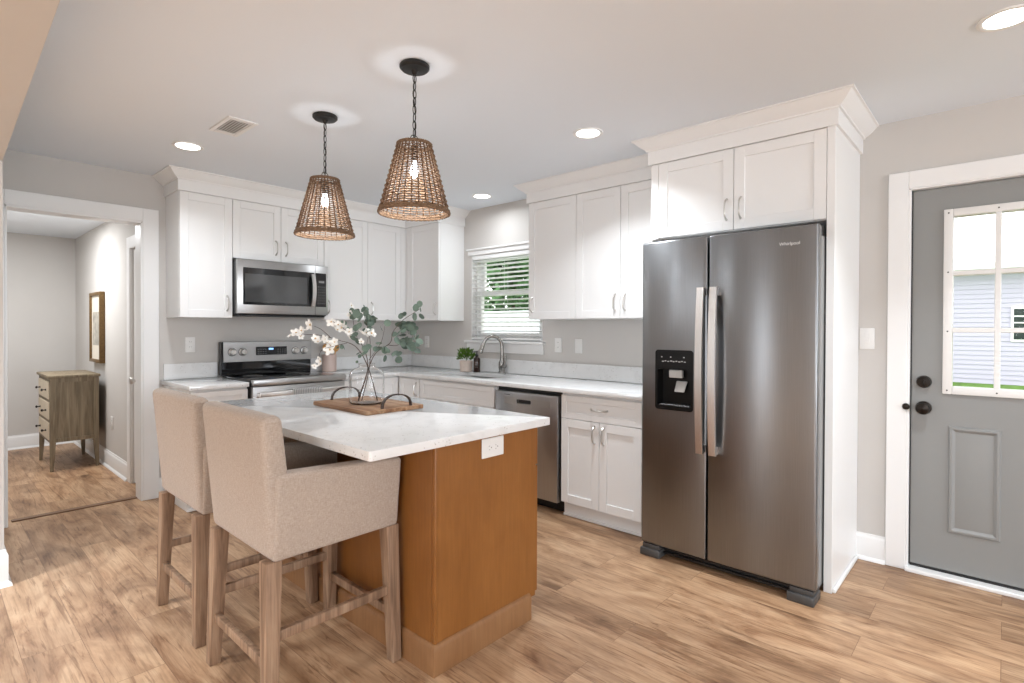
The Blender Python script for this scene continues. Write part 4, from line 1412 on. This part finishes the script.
CAM = m.translation.copy()
def view_pt(px_, py_, dy):
    """a point seen at a photo position, on a plane parallel to the picture dy metres behind the vase"""
    X = (px_ - U0) / F_PX; Y = -(py_ - V0) / F_PX
    D = ax_x * X + ax_y * Y + fwd
    z0 = (Vector((vx, vy, vz)) - CAM).dot(fwd) + dy
    return CAM + D * z0
neck = Vector((vx + 0.005, vy - 0.005, vz + 0.185))
def spline(pts, n=8):
    pts = [Vector(p) for p in pts]
    out = []
    P = [pts[0] * 2 - pts[1]] + pts + [pts[-1] * 2 - pts[-2]]
    for i in range(1, len(P) - 2):
        for j in range(n):
            u = j / n
            p0, p1, p2, p3 = P[i - 1], P[i], P[i + 1], P[i + 2]
            out.append(0.5 * ((2 * p1) + (p2 - p0) * u + (2 * p0 - 5 * p1 + 4 * p2 - p3) * u * u + (3 * p1 - p0 - 3 * p2 + p3) * u ** 3))
    out.append(pts[-1])
    return out
def blossom(mb, p, facing, r, rnd):
    f = facing.normalized()
    a0 = f.orthogonal().normalized(); b0 = f.cross(a0)
    off = rnd.uniform(0, 6)
    for i in range(5):
        a = off + 2 * PI * i / 5 + rnd.uniform(-0.15, 0.15)
        d = a0 * math.cos(a) + b0 * math.sin(a) + f * rnd.uniform(0.15, 0.6)
        leaf(mb, p + d.normalized() * r * 0.10, d, f, r * rnd.uniform(0.85, 1.1), r * 0.75, M['petal'], 4, 0.25)
    for i in range(7):
        d = a0 * rnd.uniform(-1, 1) * 0.16 * r + b0 * rnd.uniform(-1, 1) * 0.16 * r + f * r * rnd.uniform(0.1, 0.35)
        mb.ball(p + d, r * 0.07, sub=1, mt=M['pollen'])
def branch(name, label, group, foot, paths, blooms, leaves, seed, leaf_mat=None, lr=0.030):
    rnd = random.Random(seed)
    o = thing(name, label, 'branch', (vx, vy, vz + 0.012), 0, group)
    org = Vector((vx, vy, vz + 0.012))
    mb = MB()
    for pth, r0, r1 in paths:
        q = spline(pth)
        mb.tube([p - org for p in q], [r0 + (r1 - r0) * i / (len(q) - 1) for i in range(len(q))], 6)
    mb.build('stem', M['stem'], o)
    back = (CAM - org).normalized()
    for (px_, py_, dy, r) in blooms:
        mb = MB()
        mb.mats = [M['petal'], M['pollen']]
        fdir = back * rnd.uniform(0.4, 1.0) + Vector((rnd.uniform(-0.7, 0.7), rnd.uniform(-0.7, 0.7), rnd.uniform(-0.3, 0.8)))
        blossom(mb, view_pt(px_, py_, dy) - org, fdir, r * 1.2, rnd)
        mb.build('blossom', M['petal'], o, smooth=60)
    if leaves:
        mb = MB()
        for (px_, py_, dy, n, spread) in leaves:
            for i in range(n):
                p = view_pt(px_ + rnd.gauss(0, spread), py_ + rnd.gauss(0, spread), dy + rnd.gauss(0, spread * 0.004)) - org
                d = Vector((rnd.uniform(-1, 1), rnd.uniform(-1, 1), rnd.uniform(-1, 1)))
                nr = back + Vector((rnd.uniform(-0.9, 0.9), rnd.uniform(-0.9, 0.9), rnd.uniform(-0.6, 0.9)))
                r = lr * rnd.uniform(0.75, 1.15)
                leaf(mb, p, d, nr, r, r * 0.92, None, 5, 0.12)
        mb.build('foliage', leaf_mat or M['euc'], o, smooth=60)
    return o
G1 = 'branches in the glass vase'
foot_r = Vector((vx + 0.045, vy - 0.030, vz + 0.012)); foot_l = Vector((vx - 0.030, vy + 0.030, vz + 0.012))
n1 = neck + Vector((0.003, 0.003, 0.0)); n2 = neck + Vector((-0.004, -0.004, 0))
# blossom branch reaching left
branch('blossom_branch', 'cream blossom branch arching furthest left over the range', G1, foot_r,
       [([foot_r, n1, view_pt(356, 347, 0.0), view_pt(338, 340, 0.02), view_pt(318, 335, 0.03), view_pt(294, 335, 0.05)], 0.0030, 0.0012),
        ([view_pt(331, 338, 0.02), view_pt(322, 330, 0.02), view_pt(314, 326, 0.02)], 0.0017, 0.001),
        ([view_pt(347, 343, 0.0), view_pt(335, 346, -0.02), view_pt(322, 350, -0.03), view_pt(318, 360, -0.03)], 0.0017, 0.001)],
       [(291, 336, 0.05, 0.018), (296, 333, 0.05, 0.022), (300, 336, 0.04, 0.020), (302, 331, 0.05, 0.021), (306, 331, 0.03, 0.018), (311, 325, 0.02, 0.026),
        (315, 339, 0.03, 0.021), (318, 342, 0.03, 0.017), (326, 339, 0.02, 0.021), (332, 346, -0.02, 0.026), (327, 343, -0.02, 0.020), (330, 350, -0.02, 0.026), (335, 342, -0.02, 0.020),
        (321, 361, -0.03, 0.024), (314, 366, -0.03, 0.014)],
       [(342, 346, 0.0, 3, 3), (357, 357, 0.0, 3, 2.5)], 11, lr=0.022)
branch('blossom_branch', 'cream blossom branch rising up in front of the wall cabinets', G1, foot_l,
       [([foot_l, n2, view_pt(362, 345, 0.03), view_pt(352, 335, 0.05), view_pt(340, 326, 0.06), view_pt(332, 321, 0.06)], 0.0028, 0.0011),
        ([view_pt(358, 341, 0.04), view_pt(354, 326, 0.06), view_pt(351, 305, 0.06)], 0.0017, 0.0009),
        ([view_pt(366, 352, 0.01), view_pt(367, 343, 0.0), view_pt(369, 334, 0.0)], 0.0017, 0.0009)],
       [(331, 322, 0.06, 0.022), (338, 325, 0.06, 0.020), (337, 330, 0.06, 0.022), (341, 327, 0.06, 0.023), (349, 332, 0.05, 0.020), (350, 337, 0.05, 0.018), (345, 325, 0.05, 0.02),
        (350, 317, 0.06, 0.022), (354, 312, 0.06, 0.020), (351, 306, 0.06, 0.016), (356, 316, 0.06, 0.018), (362, 334, 0.0, 0.024), (366, 333, 0.0, 0.022), (371, 334, 0.0, 0.024), (361, 342, 0.0, 0.016)],
       [(346, 323, 0.05, 3, 2)], 12, lr=0.02)
branch('eucalyptus_branch', 'grey-green eucalyptus spray in the middle of the vase', G1, foot_l,
       [([foot_l + Vector((0.02, 0, 0)), neck + Vector((0.004, -0.005, 0)), view_pt(370, 340, 0.02), view_pt(366, 322, 0.03), view_pt(362, 308, 0.03)], 0.0026, 0.0010),
        ([view_pt(369, 360, 0.0), view_pt(377, 349, -0.02), view_pt(382, 340, -0.02), view_pt(385, 326, -0.02)], 0.0017, 0.0009)],
       [], [(361, 312, 0.03, 9, 3.4), (369, 320, 0.03, 12, 4.0), (366, 328, 0.03, 4, 3.0), (358, 324, 0.03, 3, 4), (385, 321, -0.02, 1, 0.8), (382, 328, -0.02, 1, 0.8), (377, 346, -0.02, 4, 2.5), (372, 351, -0.02, 3, 2), (384, 347, -0.02, 2, 1.8), (356, 338, 0.02, 3, 3)], 13, lr=0.040)
branch('eucalyptus_branch', 'large grey-green eucalyptus spray reaching right in front of the corner', G1, foot_r,
       [([foot_l + Vector((0.01, 0.02, 0)), neck + Vector((0.006, 0.002, 0)), view_pt(376, 353, 0.02), view_pt(390, 343, 0.04), view_pt(393, 332, 0.05), view_pt(402, 321, 0.06), view_pt(412, 314, 0.06), view_pt(420, 309, 0.06)], 0.0028, 0.0011),
        ([view_pt(387, 345, 0.04), view_pt(398, 345, 0.05), view_pt(408, 336, 0.06)], 0.0018, 0.001)],
       [], [(408, 333, 0.06, 20, 5.5), (409, 343, 0.05, 9, 4.5), (403, 327, 0.06, 5, 3.5), (415, 328, 0.06, 6, 4), (420, 307, 0.06, 2, 2), (413, 312, 0.06, 3, 2.4), (421, 313, 0.06, 1, 1), (405, 314, 0.06, 2, 1.5), (394, 357, 0.05, 2, 1.8), (385, 360, 0.05, 1, 1), (414, 353, 0.05, 1, 1.5)], 14, lr=0.042)

# ------------------------------------------------------------------ pendant lamps
def make_pendant(loc, label):
    t = thing('pendant_lamp', label, 'lamp', loc, 0, 'woven pendant lamps over the island')
    b = MB(); b.lathe([(0.062, 0.0), (0.066, -0.004), (0.066, -0.014), (0.058, -0.022), (0.016, -0.026), (0.010, -0.040), (0.0045, -0.044)], 32); b.build('canopy', M['black_metal'], t)
    zt_, zb_ = -0.352, -0.655
    rt_, rb_ = 0.073, 0.154
    # chain and cord
    b = MB()
    z = -0.040; k = 0
    while z > zt_ + 0.042:
        pts = []
        for i in range(14):
            a = 2 * PI * i / 14
            u, v = 0.0085 * math.cos(a), 0.0205 * math.sin(a)
            pts.append((u, 0, z - 0.0195 + v) if k % 2 == 0 else (0, u, z - 0.0195 + v))
        b.tube(pts, 0.0023, 6, closed=True)
        z -= 0.0345; k += 1
    b.tube([(0.003, 0.003, -0.04), (-0.003, 0.003, -0.13), (0.003, -0.003, -0.22), (0, 0, zt_ - 0.02)], 0.0022, 6)
    b.build('chain', M['black_metal'], t)
    b = MB(); b.tube([(0.022 * math.cos(2 * PI * i / 20), 0, zt_ + 0.020 + 0.022 * math.sin(2 * PI * i / 20)) for i in range(20)], 0.0022, 6, closed=True)
    b.tube([(-0.073, 0, zt_ - 0.008), (0.073, 0, zt_ - 0.008)], 0.0022, 6); b.tube([(0, -0.073, zt_ - 0.008), (0, 0.073, zt_ - 0.008)], 0.0022, 6)
    b.build('loop', M['black_metal'], t)
    b = MB(); b.lathe([(0.017, zt_ - 0.008), (0.017, zt_ - 0.070), (0.014, zt_ - 0.074)], 18); b.build('socket', M['black_metal'], t)
    b = MB(); b.lathe([(0.010, zt_ - 0.074), (0.011, zt_ - 0.084), (0.017, zt_ - 0.106), (0.020, zt_ - 0.122), (0.016, zt_ - 0.138), (0.006, zt_ - 0.147), (0.001, zt_ - 0.148)], 20); b.build('bulb', M['bulb'], t)
    # woven shade: stakes and over-under weavers
    b = MB()
    b.mats = [M['rattan'], M['stake']]
    ns = 30
    def rad(z):
        return rt_ + (rb_ - rt_) * (zt_ - z) / (zt_ - zb_)
    for i in range(ns):
        a = 2 * PI * i / ns
        b.tube([(rad(z) * math.cos(a), rad(z) * math.sin(a), z) for z in (zt_, zt_ - 0.1, zt_ - 0.2, zb_ + 0.004)], 0.0031, 6, M['stake'])
    rows = 27
    for kx in range(rows):
        z = zt_ - 0.008 - (zt_ - zb_ - 0.016) * kx / (rows - 1)
        pts = []
        nn = ns * 4
        for i in range(nn):
            a = 2 * PI * i / nn
            r = rad(z) + 0.0046 * math.cos(ns / 2 * a + (PI if kx % 2 else 0))
            pts.append((r * math.cos(a), r * math.sin(a), z))
        b.tube(pts, 0.0028, 5, M['rattan'], closed=True)
    for z, rr_, th in ((zt_, rt_, 0.006), (zb_, rb_, 0.007), (zb_ + 0.010, rb_ - 0.002, 0.006)):
        nn = 90
        for ph in (0, PI):
            b.tube([((rr_ + 0.003 * math.cos(24 * 2 * PI * i / nn + ph)) * math.cos(2 * PI * i / nn), (rr_ + 0.003 * math.cos(24 * 2 * PI * i / nn + ph)) * math.sin(2 * PI * i / nn), z + 0.003 * math.sin(24 * 2 * PI * i / nn + ph)) for i in range(nn)], th * 0.75, 6, M['rattan'], closed=True)
    b.build('shade', M['rattan'], t)
    return t
for q in ((-2.205, -2.930), (-2.180, -2.098)):
    l = bpy.data.lights.new('pendant_bulb_light', 'POINT')
    l.energy = 4.5
    l.shadow_soft_size = 0.035
    l.color = (0.88, 0.94, 1.0)
    o = bpy.data.objects.new('pendant_bulb_light', l)
    col.objects.link(o)
    o.location = (q[0], q[1], HC - 0.55)
p1 = make_pendant((-2.205, -2.930, HC - 0.0005), 'woven rattan pendant lamp hanging nearer, over the front of the island')
dup(p1, (-2.180, -2.098, HC - 0.0005), 0.21, 'woven rattan pendant lamp hanging further back, over the rear of the island')

# ------------------------------------------------------------------ ceiling fittings
def make_can(loc, label):
    t = thing('recessed_light', label, 'ceiling light', loc, 0, 'recessed ceiling lights')
    b = MB(); b.lathe([(0.090, 0.0), (0.089, -0.005), (0.078, -0.007), (0.069, -0.004), (0.067, 0.0)], 40, cap=False); b.build('trim_ring', M['trim'], t)
    b = MB(); b.lathe([(0.068, -0.0005), (0.068, -0.004), (0.060, -0.0052)], 40); b.build('lens', M['lens'], t)
    return t
can = make_can((-1.0, -3.028, HC), 'round recessed ceiling light nearest the cabinet above the refrigerator')
cans = [((-2.517, -0.973), 'round recessed ceiling light left of the ceiling vent'), ((-0.340, -1.452), 'round recessed ceiling light over the sink window'), ((-0.951, -4.876), 'round recessed ceiling light at the top right by the grey door')]
for (x, y), lb in cans:
    dup(can, (x, y, HC), 0, lb)
for (x, y, pw, sp) in ((-1.0, -3.028, 10.5, 124), (-2.517, -0.973, 6.5, 140), (-0.340, -1.452, 3.2, 165), (-0.951, -4.876, 8.0, 95)):
    area('recessed_and_fill_light', (x, y, HC - 0.012), (0, 0, 0), 0.13, 0.13, pw, (0.88, 0.94, 1.0), 'DISK').data.spread = R(sp)
for (x, y) in [(-4.4, -6.9), (-5.0, -1.6), (-5.4, -3.4), (-5.8, -6.4)]:
    area('recessed_and_fill_light', (x, y, HC - 0.012), (0, 0, 0), 0.40, 0.40, 54.0, (0.82, 0.91, 1.0), 'DISK').data.spread = R(115)  # unseen fill lights added over the living room to brighten the kitchen
area('hall_fill_light', (-3.20, 1.5, HH - 0.02), (0, 0, 0), 0.55, 0.55, 25.0, (0.96, 0.98, 1.0), 'DISK')  # unseen light without a fitting, added to brighten the hall

t = thing('ceiling_vent', 'white louvred air vent in the ceiling', 'vent', (-2.457, -1.552, HC))
b = MB()
b.box(-0.080, -0.055, -0.155, 0.155, -0.007, 0.0, 0.002, 1); b.box(0.055, 0.080, -0.155, 0.155, -0.007, 0.0, 0.002, 1)
b.box(-0.055, 0.055, -0.155, -0.115, -0.007, 0.0, 0.002, 1); b.box(-0.055, 0.055, 0.115, 0.155, -0.007, 0.0, 0.002, 1)
b.build('frame', M['trim'], t)
b = MB(); b.box(-0.056, 0.056, -0.116, 0.116, -0.0008, -0.0002); b.build('duct', M['black'], t)
b = MB()
for i in range(7):
    x = -0.046 + i * 0.0153
    b.box(x - 0.008, x + 0.008, -0.115, 0.115, -0.0055, -0.0045, rot=Matrix.Rotation(R(-24), 3, 'Y'), piv=(x, 0, -0.005))
b.build('louvres', M['trim'], t)

# ------------------------------------------------------------------ outlets and switches
def plate(label, loc, rotz, kind):
    t = thing('wall_outlet' if kind == 'outlet' else 'light_switch', label, 'outlet' if kind == 'outlet' else 'switch', loc, rotz)
    b = MB(); b.box(-0.037, 0.037, -0.0065, -0.0005, -0.061, 0.061, 0.003, 2); b.build('plate', M['white_plastic'], t)
    if kind == 'outlet':
        for z in (-0.021, 0.021):
            q = MB(); q.lathe([(0.0165, 0.0), (0.0165, 0.0012)], 18, (0, -0.0066, z), axis='y', mt=M['white_plastic'])
            for dx_ in (-0.0065, 0.0065):
                q.box(dx_ - 0.001, dx_ + 0.001, -0.0085, -0.0076, z - 0.001, z + 0.007, mt=M['slot'])
            q.build('socket', M['white_plastic'], t)
    else:
        n = 2 if kind == 'double' else 1
        for i in range(n):
            z = 0.014 - 0.030 * i if n == 2 else 0
            q = MB(); q.box(-0.012, 0.012, -0.0085, -0.006, z - 0.008, z + 0.012, 0.002, 1) if n == 2 else q.box(-0.017, 0.017, -0.0095, -0.006, -0.034, 0.034, 0.002, 1)
            q.build('rocker', M['white_plastic'], t)
    return t
plate('white wall outlet left of the range', (-2.212, 0, 1.186), 0, 'outlet')
plate('white wall outlet in the corner left of the sink window', (0, -0.268, 1.181), SINK, 'outlet')
plate('white wall outlet just right of the sink window', (0, -2.046, 1.186), SINK, 'outlet')
plate('white light switch nearest the refrigerator above the worktop', (0, -2.259, 1.183), SINK, 'switch')
plate('white double switch plate between refrigerator panel and grey door', (0, -4.290, 1.277), SINK, 'double')
plate('small white outlet low on the hall wall beside the dresser', (-2.47, 1.30, 0.43), SINK, 'outlet')

# ------------------------------------------------------------------ hall: dresser and picture
t = thing('dresser', 'small washed-wood dresser with cream drawers standing in the hall', 'dresser', (-2.706, 1.880, 0))
hx_, hy_ = 0.178, 0.335
b = MB(); b.box(-hx_ - 0.018, hx_ + 0.012, -hy_ - 0.016, hy_ + 0.016, 0.855, 0.880, 0.004, 2); b.build('top', M['dresser_wood'], t)
b = MB()
b.box(-hx_ + 0.006, hx_, -hy_ + 0.012, hy_ - 0.012, 0.285, 0.855)
for sy in (-1, 1):
    y0, y1 = sorted((sy * hy_, sy * (hy_ - 0.020)))
    b.box(-hx_ + 0.03, hx_ - 0.03, y0, y1, 0.815, 0.855); b.box(-hx_ + 0.03, hx_ - 0.03, y0, y1, 0.265, 0.300)
for z in (0.825, 0.635, 0.448, 0.262):
    b.box(-hx_ - 0.001, -hx_ + 0.02, -hy_ + 0.04, hy_ - 0.04, z, z + 0.024)
b.build('carcass', M['dresser_wood'], t)
for sx in (-1, 1):
    for sy in (-1, 1):
        b = MB()
        xo, xi = sx * (hx_ + 0.002), sx * (hx_ - 0.040); yo, yi = sy * (hy_ + 0.002), sy * (hy_ - 0.040)
        xi2, yi2 = sx * (hx_ - 0.022), sy * (hy_ - 0.022)
        b.hexa([(xo, yo, 0.27), (xi, yo, 0.27), (xi, yi, 0.27), (xo, yi, 0.27)], [(xo, yo, 0.854), (xi, yo, 0.854), (xi, yi, 0.854), (xo, yi, 0.854)], 0.002, 1)
        b.hexa([(xo, yo, 0.0), (xi2, yo, 0.0), (xi2, yi2, 0.0), (xo, yi2, 0.0)], [(xo, yo, 0.27), (xi, yo, 0.27), (xi, yi, 0.27), (xo, yi, 0.27)], 0.002, 1)
        b.build('leg', M['dresser_wood'], t)
for z0, z1 in ((0.662, 0.822), (0.475, 0.632), (0.289, 0.445)):
    b = MB(); b.box(-hx_ - 0.010, -hx_ + 0.010, -hy_ + 0.044, hy_ - 0.044, z0, z1, 0.003, 1); d = b.build('drawer', M['dresser_front'], t, label='cream painted drawer front')
    for y in (-0.17, 0.17):
        b = MB(); b.lathe([(0.011, 0.0), (0.009, 0.004), (0.005, 0.008), (0.005, 0.020), (0.013, 0.026), (0.012, 0.034), (0.004, 0.038)], 14, (0, 0, 0), axis='x')
        for v in b.bm.verts:
            v.co.x = -v.co.x
        bmesh.ops.reverse_faces(b.bm, faces=b.bm.faces[:])
        b.build('knob', M['bronze'], d, (-hx_ - 0.010, y, (z0 + z1) / 2))

t = thing('framed_picture', 'narrow gold-framed picture hanging on the hall wall above the dresser', 'picture', (-2.471, 1.810, 0.975))
b = MB(); w_, h_ = 0.235, 0.695
fr = 0.032
b.box(-0.045, 0.0, -w_, -w_ + fr, 0, h_, 0.005, 2); b.box(-0.045, 0.0, w_ - fr, w_, 0, h_, 0.005, 2); b.box(-0.045, 0.0, -w_ + fr, w_ - fr, 0, fr, 0.005, 2); b.box(-0.045, 0.0, -w_ + fr, w_ - fr, h_ - fr, h_, 0.005, 2)
b.build('frame', M['gold'], t)
b = MB(); b.box(-0.026, -0.002, -w_ + fr - 0.004, w_ - fr + 0.004, fr - 0.004, h_ - fr + 0.004); b.build('mat_board', M['mat_board'], t)
b = MB(); b.box(-0.0275, -0.0262, -0.15, 0.15, 0.17, 0.50); b.build('print', M['print_a'], t)

# ------------------------------------------------------------------ outside
b = MB(); b.box(0.14, 60, -40, 40, -0.30, -0.18); g = struct(b, 'ground', M['grass'])
HXs = 16.6
t = thing('house', 'pale blue sided house with white roof seen through the grey door', 'house', (HXs, -6.0, -0.18))
b = MB()
nl = 23
for i in range(nl):
    z = i * 0.1335
    b.prism([(0.0, z), (0.0, z + 0.134), (0.008, z + 0.134), (-0.016, z)][:4] if False else [(-0.022, z), (0.03, z), (0.03, z + 0.134), (-0.004, z + 0.134)], 'y', -7.0, 9.0)
b.box(0.03, 5.0, -7.0, 9.0, 0, 3.2)
b.build('siding', M['siding'], t, smooth=0)
b = MB(); b.prism([(-0.55, 3.20), (-0.55, 3.36), (4.4, 5.45), (9.0, 3.36), (9.0, 3.20)], 'y', -7.4, 9.4); b.build('roof', M['roofing'], t, smooth=0)
b = MB(); b.box(-0.05, 0.02, -0.30, 1.02, 1.20, 2.16, mt=M['trim']); b.box(-0.056, -0.045, -0.24, 0.96, 1.26, 2.10, mt=M['dark_pane'])
for z in (1.48, 1.70, 1.88):
    b.box(-0.062, -0.050, -0.24, 0.96, z, z + 0.035, mt=M['trim'])
b.build('house_window', M['trim'], t)

t = thing('fence', 'white board fence seen through the lower sink window', 'fence', (5.2, 3.2, -0.20))
b = MB()
for i in range(46):
    y = -3.0 + i * 0.145
    b.box(-0.01, 0.01, y, y + 0.140, 0.02, 1.92, 0.002, 1)
b.build('boards', M['fence'], t)
b = MB(); b.box(0.01, 0.05, -3.0, 3.67, 0.35, 0.44); b.box(0.01, 0.05, -3.0, 3.67, 1.55, 1.64); b.build('rails', M['fence'], t)

def tree(loc, h, r, seed, label, n=2600):
    rnd = random.Random(seed)
    t = thing('tree', label, 'tree', loc, 0, 'trees outside the sink window')
    b = MB(); b.tube([(0, 0, 0), (0.05, 0.02, h * 0.4), (0, 0.05, h * 0.8)], [0.16, 0.12, 0.05], 10)
    for i in range(5):
        a = rnd.uniform(0, 6.28)
        b.tube([(0.03, 0.02, h * 0.35 + i * 0.3), (math.cos(a) * r * 0.4, math.sin(a) * r * 0.4, h * 0.5 + i * 0.35), (math.cos(a) * r * 0.75, math.sin(a) * r * 0.75, h * 0.6 + i * 0.4)], [0.06, 0.04, 0.015], 7)
    b.build('trunk', M['bark'], t)
    b = MB()
    blobs = [(max(-r, min(r, rnd.gauss(0, r * 0.5))) * 0.7, max(-r, min(r, rnd.gauss(0, r * 0.5))) * 0.7, h * (0.14 + 0.80 * q_ / 25), r * rnd.uniform(0.35, 0.55)) for q_ in range(26)]
    for i in range(n):
        x, y, z, q = blobs[i % len(blobs)]
        d = Vector((rnd.gauss(0, 1), rnd.gauss(0, 1), rnd.gauss(0, 1))).normalized()
        p = Vector((x, y, z)) + d * q * rnd.uniform(0.55, 1.0)
        leaf(b, p, Vector((rnd.uniform(-1, 1), rnd.uniform(-1, 1), rnd.uniform(-1, 0.4))), d + Vector((0, 0, 0.5)), rnd.uniform(0.16, 0.26), rnd.uniform(0.09, 0.15), None, 3, 0.1)
    b.build('foliage', M['tree_leaf'], t, smooth=0)
tree((7.4, 3.3, -0.19), 5.4, 1.25, 21, 'leafy green tree behind the fence, right in the sink window', 5200)
tree((9.0, 6.6, -0.19), 6.4, 1.6, 22, 'leafy green tree behind the fence, left in the sink window', 5200)
tree((13.5, 9.5, -0.19), 8.0, 2.6, 23, 'taller green tree furthest back beyond the fence', 5200)
